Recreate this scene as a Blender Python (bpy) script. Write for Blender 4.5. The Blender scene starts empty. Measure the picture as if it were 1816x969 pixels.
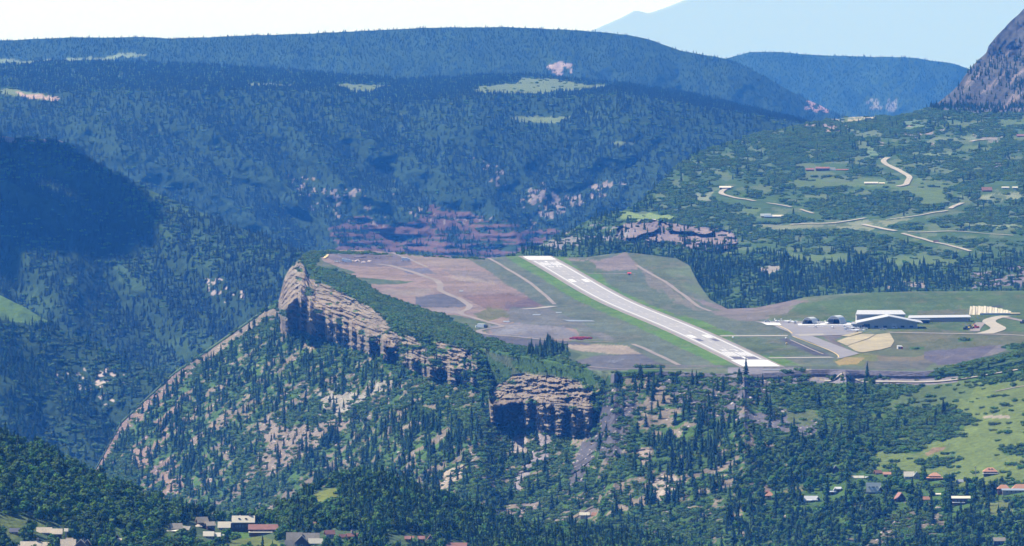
import bpy, bmesh, math, random
import numpy as np
from mathutils import Vector, Matrix
random.seed(7)
RNG = np.random.default_rng(11)
SC = bpy.context.scene
C = SC.collection

# ------------------------------------------------------------------ camera
F = 13800.0                      # focal length in photograph pixels (1816 wide)
TH = math.atan2(607.5, F)        # pitch below the horizontal
CT, ST = math.cos(TH), math.sin(TH)
cd = bpy.data.cameras.new('camera'); cam = bpy.data.objects.new('camera', cd); C.objects.link(cam)
cd.sensor_width = 36.0; cd.lens = 36.0 * F / 1816.0
cd.clip_start = 10.0; cd.clip_end = 400000.0
cam.location = (0, 0, 0); cam.rotation_euler = (math.pi / 2 - TH, 0, 0)
SC.camera = cam

# ------------------------------------------------------------------ light
SUN_EL, SUN_AZ = math.radians(52), math.radians(-68)      # azimuth from +Y towards +X
SD = Vector((math.sin(SUN_AZ) * math.cos(SUN_EL), math.cos(SUN_AZ) * math.cos(SUN_EL), math.sin(SUN_EL)))
w = bpy.data.worlds.new('World'); SC.world = w; w.use_nodes = True
nt = w.node_tree; nt.nodes.clear()
sky = nt.nodes.new('ShaderNodeTexSky'); sky.sky_type = 'NISHITA'; sky.sun_disc = False
sky.sun_elevation = SUN_EL; sky.sun_rotation = SUN_AZ
sky.altitude = 3000; sky.air_density = 0.75; sky.dust_density = 0.2; sky.ozone_density = 5.0
bg = nt.nodes.new('ShaderNodeBackground'); bg.inputs[1].default_value = 0.10
wo = nt.nodes.new('ShaderNodeOutputWorld')
nt.links.new(sky.outputs[0], bg.inputs[0]); nt.links.new(bg.outputs[0], wo.inputs[0])
ld = bpy.data.lights.new('sun', 'SUN'); ld.energy = 5.0; ld.angle = math.radians(0.55); ld.color = (1.0, 0.96, 0.91)
lo = bpy.data.objects.new('sun', ld); C.objects.link(lo)
lo.rotation_euler = SD.to_track_quat('Z', 'Y').to_euler()
SC.view_settings.view_transform = 'Standard'; SC.view_settings.look = 'None'
SC.view_settings.exposure = 0.93; SC.view_settings.gamma = 1.0
SC.cycles.use_denoising = True
SC.cycles.max_bounces = 5; SC.cycles.diffuse_bounces = 2; SC.cycles.glossy_bounces = 2
SC.cycles.transparent_max_bounces = 8; SC.cycles.volume_bounces = 0
HAZE_DENSITY = 2.75e-5
HAZE_COLOR = (0.055, 0.295, 1.0)

# ------------------------------------------------------------------ projection
def z_of(py, D):
    yc = -(py - 484.5) / F
    return D * (-ST + yc * CT) / (CT + yc * ST)
def x_of(px, D, z):
    return (px - 908.0) / F * (D * CT - z * ST)
def px_of(x, D, z):
    return 908.0 + F * x / (D * CT - z * ST)
def py_of(D, z):
    return 484.5 - F * (D * ST + z * CT) / (D * CT - z * ST)

# ------------------------------------------------------------------ noise
def _h(ix, iy, iz, seed):
    n = (ix.astype(np.int64) * 374761393 + iy.astype(np.int64) * 668265263 + iz.astype(np.int64) * 2147483647 + seed * 1274126177) & 0xffffffff
    n = ((n ^ (n >> 13)) * 1274126177) & 0xffffffff
    n = n ^ (n >> 16)
    return (n & 0xffffff) / float(0xffffff)
def vnoise(x, y, z=None, seed=0):
    x = np.asarray(x, float); y = np.asarray(y, float) + 0 * x
    z = np.zeros_like(x) if z is None else np.asarray(z, float) + 0 * x
    x0 = np.floor(x); y0 = np.floor(y); z0 = np.floor(z)
    fx, fy, fz = x - x0, y - y0, z - z0
    fx = fx * fx * (3 - 2 * fx); fy = fy * fy * (3 - 2 * fy); fz = fz * fz * (3 - 2 * fz)
    r = 0
    for dx in (0, 1):
        wx = fx if dx else 1 - fx
        for dy in (0, 1):
            wy = fy if dy else 1 - fy
            for dz in (0, 1):
                wz = fz if dz else 1 - fz
                r = r + wx * wy * wz * _h(x0 + dx, y0 + dy, z0 + dz, seed)
    return r * 2 - 1
def fbm(x, y, z=None, o=4, seed=0, g=0.5):
    s, a, t = 0, 1.0, 0.0
    for k in range(o):
        f = 2.03 ** k
        s = s + a * vnoise(x * f, y * f, None if z is None else z * f, seed + k * 17); t += a; a *= g
    return s / t
def ss(a, b, v):
    t = np.clip((v - a) / (b - a), 0, 1)
    return t * t * (3 - 2 * t)
def cv(pts, x):
    p = np.array(pts, float)
    return np.interp(x, p[:, 0], p[:, 1])
def smooth(a, n=5):
    k = np.ones(n) / n
    return np.convolve(np.pad(a, n // 2, mode='edge'), k, mode='valid')[:len(a)]

# ------------------------------------------------------------------ materials
def new_mat(name, base, rough=0.9, var=0.0, vscale=0.2, metallic=0.0, rand=0.0, attr=None, bump=0.0, spec=0.2):
    m = bpy.data.materials.new(name); m.use_nodes = True
    n = m.node_tree; n.nodes.clear()
    out = n.nodes.new('ShaderNodeOutputMaterial'); b = n.nodes.new('ShaderNodeBsdfPrincipled')
    n.links.new(b.outputs[0], out.inputs[0])
    b.inputs['Roughness'].default_value = rough; b.inputs['Metallic'].default_value = metallic
    b.inputs['Specular IOR Level'].default_value = spec
    if attr:
        a = n.nodes.new('ShaderNodeAttribute'); a.attribute_name = attr; src = a.outputs['Color']
    else:
        r = n.nodes.new('ShaderNodeRGB'); r.outputs[0].default_value = (*base, 1); src = r.outputs[0]
    if var > 0:
        tc = n.nodes.new('ShaderNodeNewGeometry')
        for sc, amt in ((vscale, var), (vscale * 0.13, var * 0.6)):
            no = n.nodes.new('ShaderNodeTexNoise'); no.inputs['Scale'].default_value = sc
            no.inputs['Detail'].default_value = 5; no.inputs['Roughness'].default_value = 0.65
            n.links.new(tc.outputs['Position'], no.inputs['Vector'])
            mr = n.nodes.new('ShaderNodeMapRange')
            mr.inputs['From Min'].default_value = 0.3; mr.inputs['From Max'].default_value = 0.7
            mr.inputs['To Min'].default_value = 1 - amt; mr.inputs['To Max'].default_value = 1 + amt
            n.links.new(no.outputs['Fac'], mr.inputs['Value'])
            mx = n.nodes.new('ShaderNodeVectorMath'); mx.operation = 'MULTIPLY'
            n.links.new(src, mx.inputs[0]); n.links.new(mr.outputs[0], mx.inputs[1]); src = mx.outputs[0]
    if rand > 0:
        oi = n.nodes.new('ShaderNodeObjectInfo')
        hs = n.nodes.new('ShaderNodeHueSaturation')
        m1 = n.nodes.new('ShaderNodeMapRange'); m1.inputs['To Min'].default_value = 1 - rand; m1.inputs['To Max'].default_value = 1 + rand * 1.25
        n.links.new(oi.outputs['Random'], m1.inputs['Value']); n.links.new(m1.outputs[0], hs.inputs['Value'])
        mm = n.nodes.new('ShaderNodeMath'); mm.operation = 'MULTIPLY'; mm.inputs[1].default_value = 7.31
        fr = n.nodes.new('ShaderNodeMath'); fr.operation = 'FRACT'
        n.links.new(oi.outputs['Random'], mm.inputs[0]); n.links.new(mm.outputs[0], fr.inputs[0])
        m2 = n.nodes.new('ShaderNodeMapRange'); m2.inputs['To Min'].default_value = 0.475; m2.inputs['To Max'].default_value = 0.525
        n.links.new(fr.outputs[0], m2.inputs['Value']); n.links.new(m2.outputs[0], hs.inputs['Hue'])
        n.links.new(src, hs.inputs['Color']); src = hs.outputs[0]
    n.links.new(src, b.inputs['Base Color'])
    if bump > 0:
        tc = n.nodes.new('ShaderNodeNewGeometry'); no = n.nodes.new('ShaderNodeTexNoise')
        no.inputs['Scale'].default_value = vscale * 1.7; no.inputs['Detail'].default_value = 4
        n.links.new(tc.outputs['Position'], no.inputs['Vector'])
        bp = n.nodes.new('ShaderNodeBump'); bp.inputs['Distance'].default_value = bump
        n.links.new(no.outputs['Fac'], bp.inputs['Height']); n.links.new(bp.outputs[0], b.inputs['Normal'])
    return m
M = {}
M['terrain'] = new_mat('terrain', (0, 0, 0), 0.95, 0.26, 0.16, attr='Col', bump=2.2, spec=0.05)
M['far_terrain'] = new_mat('far_terrain', (0, 0, 0), 0.95, 0.20, 0.05, attr='Col', bump=3.0, spec=0.05)
M['conifer'] = new_mat('conifer_needles', (0.018, 0.047, 0.011), 0.85, rand=0.35, spec=0.1)
M['aspen'] = new_mat('broad_leaves', (0.052, 0.112, 0.015), 0.8, rand=0.45, spec=0.1)
M['brush'] = new_mat('oak_brush_leaves', (0.064, 0.120, 0.018), 0.85, rand=0.30, spec=0.1)
M['far_conifer'] = new_mat('haze_tinted_needles', (0.020, 0.040, 0.028), 0.85, rand=0.25, spec=0.1)  # far needles bluer than near ones: distance haze put into the colour
M['bark'] = new_mat('bark', (0.12, 0.09, 0.07), 0.95)
M['pale_bark'] = new_mat('pale_bark', (0.35, 0.33, 0.28), 0.95)
M['rock'] = new_mat('rock', (0.34, 0.29, 0.26), 0.95, 0.25, 0.3, rand=0.25)
M['asphalt'] = new_mat('asphalt', (0.25, 0.24, 0.23), 0.95, 0.10, 0.06)
M['apron'] = new_mat('apron_asphalt', (0.175, 0.165, 0.165), 0.95, 0.12, 0.06)
M['shoulder'] = new_mat('gravel_shoulder', (0.19, 0.165, 0.145), 0.95, 0.15, 0.2)
M['dark_asphalt'] = new_mat('dark_asphalt', (0.085, 0.078, 0.092), 0.95, 0.1, 0.2)
M['white_paint'] = new_mat('white_paint', (0.48, 0.47, 0.45), 0.8, 0.07, 0.15)
M['worn_white'] = new_mat('worn_white_paint', (0.33, 0.32, 0.31), 0.8, 0.3, 0.25)
M['concrete'] = new_mat('concrete', (0.25, 0.23, 0.19), 0.9, 0.08, 0.2)
M['yellow_paint'] = new_mat('yellow_paint', (0.55, 0.40, 0.12), 0.8)
M['gravel'] = new_mat('gravel_road', (0.29, 0.26, 0.20), 0.95, 0.16, 0.15)
M['dirt_track'] = new_mat('dirt_track', (0.19, 0.16, 0.135), 0.95, 0.2, 0.1)
M['tan_mat'] = new_mat('straw_matting', (0.27, 0.23, 0.135), 0.95, 0.22, 0.12)
def simple(name, col, **k):
    if name not in M: M[name] = new_mat(name, col, k.pop('rough', 0.7), k.pop('var', 0.06), k.pop('vscale', 0.5), **k)
    return M[name]
simple('metal_white', (0.40, 0.40, 0.39), rough=0.5); simple('metal_grey', (0.32, 0.33, 0.32), rough=0.6)
simple('shell_blue', (0.55, 0.59, 0.58), rough=0.5); simple('dark_void', (0.03, 0.035, 0.05))
simple('glass', (0.05, 0.07, 0.09), rough=0.15); simple('tyre', (0.03, 0.03, 0.03))
simple('red_paint', (0.50, 0.06, 0.05)); simple('machine_yellow', (0.6, 0.42, 0.05)); simple('navy', (0.05, 0.07, 0.14))
simple('car_silver', (0.5, 0.52, 0.55), rough=0.35); simple('car_blue', (0.12, 0.2, 0.35), rough=0.35)
simple('car_dark', (0.06, 0.06, 0.07), rough=0.35); simple('car_white', (0.75, 0.75, 0.75), rough=0.35); simple('teal_paint', (0.12, 0.4, 0.36))
simple('shake_tan', (0.48, 0.40, 0.29), var=0.2, vscale=1.2); simple('shake_grey', (0.23, 0.21, 0.17), var=0.2, vscale=1.2)
simple('roof_pink', (0.26, 0.125, 0.10), var=0.15); simple('roof_orange', (0.42, 0.21, 0.12), var=0.15)
simple('roof_white', (0.5, 0.5, 0.49), rough=0.45); simple('roof_pale', (0.60, 0.54, 0.41)); simple('roof_slate', (0.10, 0.10, 0.12))
simple('roof_blue', (0.20, 0.24, 0.27), rough=0.5); simple('roof_green_pale', (0.36, 0.40, 0.36), rough=0.5)
simple('wood_brown', (0.15, 0.085, 0.06), var=0.15); simple('wood_dark', (0.085, 0.05, 0.035), var=0.15); simple('wall_tan', (0.36, 0.29, 0.23))
simple('wall_grey', (0.22, 0.24, 0.25)); simple('wall_white', (0.38, 0.36, 0.33)); simple('stone', (0.28, 0.24, 0.22), var=0.2)

# ------------------------------------------------------------------ object helpers
def tag(o, label=None, cat=None, group=None, kind=None):
    if label: o['label'] = label
    if cat: o['category'] = cat
    if group: o['group'] = group
    if kind: o['kind'] = kind
    return o
def link(name, me, parent=None, mat=None):
    o = bpy.data.objects.new(name, me); C.objects.link(o)
    if parent: o.parent = parent
    if mat is not None: me.materials.append(mat)
    return o
def empty(name, loc, rz=0.0):
    o = bpy.data.objects.new(name, None); C.objects.link(o); o.location = loc; o.rotation_euler = (0, 0, rz)
    o.empty_display_size = 1.0
    return o
class MB:
    def __init__(s): s.v = []; s.f = []
    def add(s, vs, fs):
        n = len(s.v); s.v += [tuple(v) for v in vs]; s.f += [tuple(i + n for i in f) for f in fs]; return s
    def box(s, x0, x1, y0, y1, z0, z1):
        return s.add([(x0, y0, z0), (x1, y0, z0), (x1, y1, z0), (x0, y1, z0), (x0, y0, z1), (x1, y0, z1), (x1, y1, z1), (x0, y1, z1)],
                     [(0, 3, 2, 1), (4, 5, 6, 7), (0, 1, 5, 4), (1, 2, 6, 5), (2, 3, 7, 6), (3, 0, 4, 7)])
    def tube(s, pts, rad, n=10, caps=True):
        rings = []
        for i, (p, r) in enumerate(zip(pts, rad)):
            p = Vector(p); a = Vector(pts[max(i - 1, 0)]); b = Vector(pts[min(i + 1, len(pts) - 1)])
            d = (b - a).normalized(); q = d.to_track_quat('Z', 'Y')
            rings.append([p + q @ Vector((r * math.cos(t * 2 * math.pi / n), r * math.sin(t * 2 * math.pi / n), 0)) for t in range(n)])
        vs = [v for r in rings for v in r]; fs = []
        for i in range(len(rings) - 1):
            for t in range(n):
                fs.append((i * n + t, i * n + (t + 1) % n, (i + 1) * n + (t + 1) % n, (i + 1) * n + t))
        if caps: fs += [tuple(range(n - 1, -1, -1)), tuple(range((len(rings) - 1) * n, len(rings) * n))]
        return s.add(vs, fs)
    def prism(s, poly, y0, y1):              # polygon in x-z, extruded along y
        n = len(poly)
        vs = [(x, y0, z) for x, z in poly] + [(x, y1, z) for x, z in poly]
        fs = [tuple(range(n)), tuple(range(2 * n - 1, n - 1, -1))] + [(i, i + n, (i + 1) % n + n, (i + 1) % n) for i in range(n)]
        return s.add(vs, fs)
    def me(s, name):
        m = bpy.data.meshes.new(name); m.from_pydata(s.v, [], s.f); m.update()
        bm = bmesh.new(); bm.from_mesh(m); bmesh.ops.recalc_face_normals(bm, faces=bm.faces); bm.to_mesh(m); bm.free()
        return m
    def build(s, name, mat, parent=None): return link(name, s.me(name), parent, mat)
def copy_tree(o, parent=None):
    c = o.copy(); C.objects.link(c)
    if parent: c.parent = parent
    for ch in list(o.children): copy_tree(ch, c)
    return c

# ------------------------------------------------------------------ terrain sheets
SHEETS = {}
def poly_mask(px, py, pts, jx=0, jy=0):
    """inside test for an outline given in map pixels; jx, jy roughen its edge"""
    x = px + jx; y = py + jy
    P = np.array(pts, float)
    x0, x1 = P[:, 0].min(), P[:, 0].max(); y0, y1 = P[:, 1].min(), P[:, 1].max()
    sel = (x >= x0) & (x <= x1) & (y >= y0) & (y <= y1)
    res = np.zeros(px.shape, bool)
    xs, ys = x[sel], y[sel]; ins = np.zeros(xs.shape, bool)
    n = len(P)
    for i in range(n):
        ax, ay = P[i]; bx, by = P[(i + 1) % n]
        if ay == by: continue
        c = ((ay > ys) != (by > ys)) & (xs < (bx - ax) * (ys - ay) / (by - ay) + ax)
        ins ^= c
    res[sel] = ins
    return res
class Sheet:
    def __init__(s, name, cols, PY, D):
        s.name = name; s.cols = cols; s.R, s.Cn = PY.shape
        s.PX = np.broadcast_to(cols, PY.shape).copy(); s.D = D.astype(float).copy(); s.Z = z_of(PY, D)
        s.reproj()
        s.col = np.zeros(PY.shape + (3,)); s.dc = np.zeros(PY.shape); s.dd = np.zeros(PY.shape); s.ds = np.zeros(PY.shape); s.db = np.zeros(PY.shape)
        SHEETS[name] = s
    def reproj(s):
        s.PY = py_of(s.D, s.Z); s.X = x_of(s.PX, s.D, s.Z)
        s.run = np.minimum.accumulate(s.PY, axis=0)
    def jit(s, ax, ay, sc=12.0, seed=5):
        s.jx = ax * fbm(s.PX / sc, s.PY / sc, o=3, seed=seed); s.jy = ay * fbm(s.PX / sc, s.PY / sc, o=3, seed=seed + 50)
    def paint(s, pts, col=None, dc=None, dd=None, ds=None, db=None, a=1.0, j=1.0):
        m = poly_mask(s.PX, s.PY, pts, s.jx * j, s.jy * j)
        if col is not None: s.col[m] = s.col[m] * (1 - a) + np.array(col) * a
        for k, v in (('dc', dc), ('dd', dd), ('ds', ds), ('db', db)):
            if v is not None: getattr(s, k)[m] = v
        return m
    def build(s, name, mat, label, flat=False, kind='structure'):
        R, Cn = s.R, s.Cn
        co = np.stack([s.X, s.D, s.Z], -1).reshape(-1, 3).astype(np.float32)
        i = np.arange(R * Cn).reshape(R, Cn)
        q = np.stack([i[:-1, :-1], i[:-1, 1:], i[1:, 1:], i[1:, :-1]], -1).reshape(-1, 4)
        me = bpy.data.meshes.new(name)
        me.vertices.add(len(co)); me.vertices.foreach_set('co', co.ravel())
        me.loops.add(q.size); me.loops.foreach_set('vertex_index', q.ravel().astype(np.int32))
        me.polygons.add(len(q)); me.polygons.foreach_set('loop_start', np.arange(0, q.size, 4, dtype=np.int32))
        me.polygons.foreach_set('use_smooth', (np.full(len(q), True) if flat is False else ~np.asarray(flat)[:-1, :-1].ravel()))
        me.update(calc_edges=True)
        at = me.color_attributes.new('Col', 'FLOAT_COLOR', 'POINT')
        c4 = np.ones((R * Cn, 4), np.float32); c4[:, :3] = np.clip(s.col.reshape(-1, 3), 0.005, 0.9)
        at.data.foreach_set('color', c4.ravel())
        o = link(name, me, None, mat); tag(o, label, kind=kind)
        s.obj = o
        return o
    def at(s, px, py):
        """ground point seen at map pixel px, py"""
        c = np.clip((px - s.cols[0]) / (s.cols[1] - s.cols[0]), 0, s.Cn - 1.001); j = int(c); t = c - j
        r = []
        for k in (j, j + 1):
            run = s.run[:, k]
            i = int(np.argmax(run <= py)) if (run <= py).any() else s.R - 1
            i = max(i, 1); a, b = s.PY[i - 1, k], s.PY[i, k]
            u = 0 if a == b else np.clip((a - py) / (a - b), 0, 1)
            r.append((s.D[i - 1, k] * (1 - u) + s.D[i, k] * u, s.Z[i - 1, k] * (1 - u) + s.Z[i, k] * u))
        D = r[0][0] * (1 - t) + r[1][0] * t; z = r[0][1] * (1 - t) + r[1][1] * t
        return Vector((x_of(px, D, z), D, z))
    def zat(s, x, D):
        z = -380.0
        for _ in range(3):
            px = px_of(x, D, z)
            c = float(np.clip((px - s.cols[0]) / (s.cols[1] - s.cols[0]), 0, s.Cn - 1.001)); j = int(c); t = c - j
            z = float(np.interp(D, s.D[:, j], s.Z[:, j]) * (1 - t) + np.interp(D, s.D[:, j + 1], s.Z[:, j + 1]) * t)
        return z
TREES = {'c': [], 'd': [], 's': [], 'b': []}          # x, y, z, scale, visible size, sheet index
EXCL = []                                             # map rectangles kept clear of trees (sheet, x0, x1, y0, y1)
def scatter(s, key, attr, size, occ=None, si=0, tall=12.0):
    d = getattr(s, attr)
    dens = 0.25 * (d[:-1, :-1] + d[1:, :-1] + d[:-1, 1:] + d[1:, 1:])
    A = np.stack([s.X, s.D, s.Z], -1)
    e1 = A[:-1, 1:] - A[:-1, :-1]; e2 = A[1:, :-1] - A[:-1, :-1]
    area = np.abs(e1[..., 0] * e2[..., 1] - e1[..., 1] * e2[..., 0])        # plan area
    area = np.maximum(area, 0.25 * np.linalg.norm(np.cross(e1, e2), axis=-1))
    hpx = tall * F / s.D[:-1, :-1]
    vis = (s.PY[1:, :-1] <= s.run[:-1, :-1] + hpx * 0.9)
    if occ is not None: vis &= s.PY[1:, :-1] < (occ(s.cols)[None, :-1] + hpx)
    vis &= (s.PX[:-1, :-1] > -150) & (s.PX[:-1, :-1] < 1990) & (s.PY[:-1, :-1] < 1000)
    lam = area * dens * vis
    n = RNG.poisson(lam)
    r, c = np.nonzero(n); k = n[r, c]
    r = np.repeat(r, k); c = np.repeat(c, k)
    u = RNG.random(len(r)); v = RNG.random(len(r))
    def bl(G): return (G[r, c] * (1 - u) + G[r, c + 1] * u) * (1 - v) + (G[r + 1, c] * (1 - u) + G[r + 1, c + 1] * u) * v
    x, y, z, px, py = bl(s.X), bl(s.D), bl(s.Z), bl(s.PX), bl(s.PY)
    ok = np.ones(len(x), bool)
    for (nm, a, b, p, q) in EXCL:
        if nm == s.name: ok &= ~((px > a) & (px < b) & (py > p) & (py < q + (20 if key == 'c' else 12 if key == 'd' else 3)))
    sc = size * np.exp(RNG.normal(0, 0.27, len(x)).clip(-.7, .38))
    vs = sc * F / y
    T = np.stack([x, y, z - 0.3, sc, vs, np.full(len(x), si, float), px], -1)[ok]
    TREES[key].append(T)
    return len(T)

print('sheets...')
# ================= foreground hill sheet
cols = np.arange(-160, 1480, 2.5)
crest = cv([(-160, 700), (0, 772), (50, 790), (100, 812), (150, 838), (200, 862), (250, 884), (300, 900), (340, 908), (400, 925), (450, 925), (480, 918),
            (520, 892), (545, 876), (560, 868), (600, 855), (640, 847), (680, 850), (720, 862), (780, 886), (840, 908), (900, 932), (960, 950), (1020, 942), (1100, 955), (1180, 965), (1240, 985), (1480, 1040)], cols)
crest = smooth(crest, 9)
Dc = cv([(-160, 4650), (300, 4800), (480, 4850), (700, 5000), (1100, 5200), (1480, 5500)], cols)
nb = 130
v = np.linspace(0, 1, nb)[:, None]
PY = 1110 * (1 - v) + crest[None] * v
Dn = 4150 + 0 * cols
D = Dn[None] * (1 - v ** 1.1) + Dc[None] * v ** 1.1
hid = []
PYb = np.vstack([PY]); Db = np.vstack([D])
s = Sheet('fore', cols, PYb, Db)
bump = fbm(s.X / 90, s.D / 160, o=4, seed=3)
s.Z += 3.2 * bump * ss(0, 0.15, 1 - v) * np.ones_like(s.D)
zc = s.Z[-1]; dcv = s.D[-1]
extra = [(60, 25), (220, 120), (700, 420)]
s.D = np.vstack([s.D] + [dcv + a for a, b in extra]); s.Z = np.vstack([s.Z] + [zc - b for a, b in extra])
s.R = s.D.shape[0]; s.PX = np.broadcast_to(cols, s.D.shape).copy(); s.reproj()
for k in ('dc', 'dd', 'ds', 'db'): setattr(s, k, np.zeros(s.D.shape))
s.col = np.zeros(s.D.shape + (3,)); s.col[:] = (0.055, 0.085, 0.035)
nz = fbm(s.X / 60, s.D / 100, o=3, seed=21)
s.dd[:] = 0.055; s.dc[:] = 0.003 + 0.008 * (nz > 0.2); s.ds[:] = 0.02
s.jit(10, 5)
CK = poly_mask(s.PX, s.PY, [(540, 1010), (520, 900), (600, 855), (680, 840), (760, 860), (880, 920), (1000, 940), (1200, 950), (1240, 1010)], s.jx * 2, s.jy * 2)
s.dc[CK] = 0.024; s.dd[CK] = 0.030
MEAD = (0.085, 0.11, 0.03); LAWN = (0.065, 0.12, 0.022)
def clear(s, pts, col, j=1.0): s.paint(pts, col, 0, 0, 0, 0, j=j)
clear(s, [(-60, 905), (30, 915), (60, 922), (110, 930), (50, 945), (20, 958), (-60, 960)], MEAD)
clear(s, [(176, 932), (205, 932), (235, 945), (255, 962), (215, 962), (190, 948)], (0.065, 0.11, 0.028))
clear(s, [(268, 969), (270, 960), (300, 945), (302, 975), (268, 980)], LAWN)
clear(s, [(395, 962), (420, 955), (470, 952), (500, 962), (500, 985), (390, 985)], (0.095, 0.115, 0.03))
clear(s, [(405, 935), (440, 935), (445, 955), (415, 955)], LAWN)
s.paint([(550, 878), (575, 866), (600, 862), (604, 900), (556, 908)], None, 0, 0, 0.004, 0, j=0.3)
clear(s, [(551, 880), (575, 869), (600, 866), (597, 882), (575, 890), (553, 893)], (0.12, 0.14, 0.03), 0.3)
s.jy *= 0.3
for n_ in range(3): pass
FORE = s

# ================= the mesa
cols = np.arange(120, 2004, 2.0)
def zp(x, D):
    return -362.0 - 6.0 * np.exp(-((D - 7780) / 560.0) ** 2) * (1 - ss(170, 330, x))
def plateauD(px, py, n=14):
    D = 362.0 * F / (py + 123.0)
    for _ in range(n):
        z = zp((px - 908) / F * D, D)
        yc = -(py - 484.5) / F
        D = 0.5 * D + 0.5 * z * (CT + yc * ST) / (-ST + yc * CT)
    return D
rim = cv([(120, 950), (170, 830), (215, 748), (260, 706), (310, 660), (400, 598), (470, 549), (494, 533), (500, 512), (505, 492), (512, 480), (522, 468), (532, 462), (540, 470), (548, 488), (560, 500), (600, 513), (640, 530), (680, 556),
          (700, 572), (760, 590), (800, 603), (840, 612), (862, 630), (869, 690), (880, 686), (895, 674), (905, 668), (930, 664), (960, 667), (1000, 672), (1040, 682), (1056, 692), (1066, 690), (1078, 668), (1100, 660), (1160, 658), (1240, 662), (1300, 664),
          (1380, 664), (1420, 656), (1450, 655), (1640, 660), (1700, 652), (1760, 640), (1816, 628), (2004, 600)], cols)
base = cv([(120, 954), (170, 834), (215, 752), (260, 710), (310, 664), (400, 602), (470, 553), (494, 545), (500, 585), (506, 596), (540, 588), (560, 600), (600, 612), (640, 625), (690, 642), (720, 656), (760, 672), (800, 684),
           (840, 690), (862, 694), (869, 750), (900, 758), (940, 766), (1000, 776), (1045, 774), (1058, 752), (1070, 712), (1082, 690), (1100, 672), (1160, 668), (1240, 670), (1300, 672), (1380, 674), (1420, 667), (1450, 668), (1640, 673), (1700, 667), (1760, 655), (1816, 645), (2004, 620)], cols)
far = cv([(120, 950), (170, 829), (215, 747), (260, 705), (310, 659), (400, 597), (470, 548), (494, 532), (500, 511), (505, 491), (512, 479), (522, 467), (532, 460), (540, 449), (570, 444), (640, 444), (700, 448), (760, 455), (860, 458), (900, 455), (930, 453.5), (985, 455), (1040, 457),
          (1080, 451), (1110, 447.5), (1130, 450), (1200, 458), (1222, 470), (1240, 505), (1260, 532), (1290, 548), (1340, 546), (1400, 534), (1430, 527), (1500, 521), (1620, 517), (1816, 516), (2004, 512)], cols)
sm = ss(545, 560, cols)
_w = ss(1110, 1160, cols); rim = rim * (1 - _w) + smooth(smooth(rim, 25), 25) * _w; base = base * (1 - _w) + smooth(smooth(base, 25), 25) * _w
rim = np.minimum(rim, base - 1.5); far = np.minimum(far, rim - 0.8)
cdx = cv([(120, .101), (1060, .101), (1180, .14), (1320, .26), (1500, .36), (2004, .36)], cols) + 0.75 * (np.minimum(cols, 1000) - 908) / F
Drim = plateauD(cols, rim)
Dridge = 1077.0 / (cdx + (rim + 123) / F)             # the descending nose left of the cliff
wL = 1 - ss(470, 512, cols)
Drim = Drim * (1 - wL) + Dridge * wL
_a, _b = np.interp(508, cols, Dridge), np.interp(604, cols, Drim)
Drim = np.where(cols < 508, Dridge, np.where(cols < 604, _a + (_b - _a) * ((cols - 508) / 96.0), Drim))
_a, _b = np.interp(846, cols, Drim), np.interp(1090, cols, Drim)
Drim = np.where((cols > 846) & (cols < 1090), _a + (_b - _a) * ((cols - 846) / 244.0), Drim)
Ch = (base - rim)
_r = Drim.copy(); _k = cols > 1640; _r[_k] = np.interp(1640, cols, Drim) - (cols[_k] - 1640) * 0.15
_r = smooth(_r, 61); _w = ss(1090, 1160, cols); Drim = Drim * (1 - _w) + _r * _w
Dbase = Drim - cv([(120, 4), (470, 4), (505, 25), (560, 60), (850, 60), (870, 60), (1060, 30), (1100, 14), (2004, 12)], cols)
_A = Dbase * (cdx + (base + 123) / F); _A = np.where(cols < 604, 1077 * (1 - ss(560, 604, cols)) + ss(560, 604, cols) * np.interp(606, cols, _A), _A)
_A = smooth(smooth(_A, 21), 21)
Dbase = np.minimum(_A / (cdx + (base + 123) / F), Drim - 2)
# blocky buttresses: the wall is broken into panels that face the viewer and cheeks that face the sun
def blocks(px, wdt, seed):
    r = np.random.default_rng(seed); xs = [px[0]]
    while xs[-1] < px[-1]: xs.append(xs[-1] + wdt * r.uniform(0.25, 1.0) * r.choice([1, 1, 2.6]))
    xs = np.array(xs); i = np.searchsorted(xs, px, side='right') - 1
    mid = 0.5 * (xs[i] + xs[np.minimum(i + 1, len(xs) - 1)])
    return mid, r.uniform(-1, 1, len(xs))[i]
midp, offs = blocks(cols, 15, 4)
Dq = np.interp(midp, cols, smooth(Dbase, 9)) + offs * 22
blk = (Dq - Dbase) * cv([(494, 0), (506, 1), (860, 1), (866, 0.8), (1060, 0.8), (1072, 0), (2004, 0)], cols)
blk = smooth(blk, 3)
ns, ncl, npl = 175, 64, 112
v1 = np.linspace(0, 1, ns)[:, None]; v2 = np.linspace(0, 1, ncl + 1)[1:, None]; v3 = np.linspace(0, 1, npl + 1)[1:, None]
A_ = _A
PYs = 1030 * (1 - v1) + base[None] * v1
k0_ = (base + 123) / F; k1_ = 1153 / F
Dbot = A_ / (cdx + k1_); _i = np.searchsorted(cols, 1000); _w = ss(980, 1100, cols)
Dbot = Dbot * (1 - _w) + _w * np.interp(cols, [1000, 1100, 1300, 1816, 2004], [Dbot[_i], Dbot[_i] - 60, 5620, 5480, 5440])
cdx = (Dbot * k1_ - Dbase * k0_) / np.maximum(Dbase - Dbot, 30.0)
A_ = Dbase * (cdx + k0_)
Ds = A_[None] / (cdx[None] + (PYs + 123) / F) + blk[None] * np.exp(-(PYs - base[None]) / 14.0)
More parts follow.
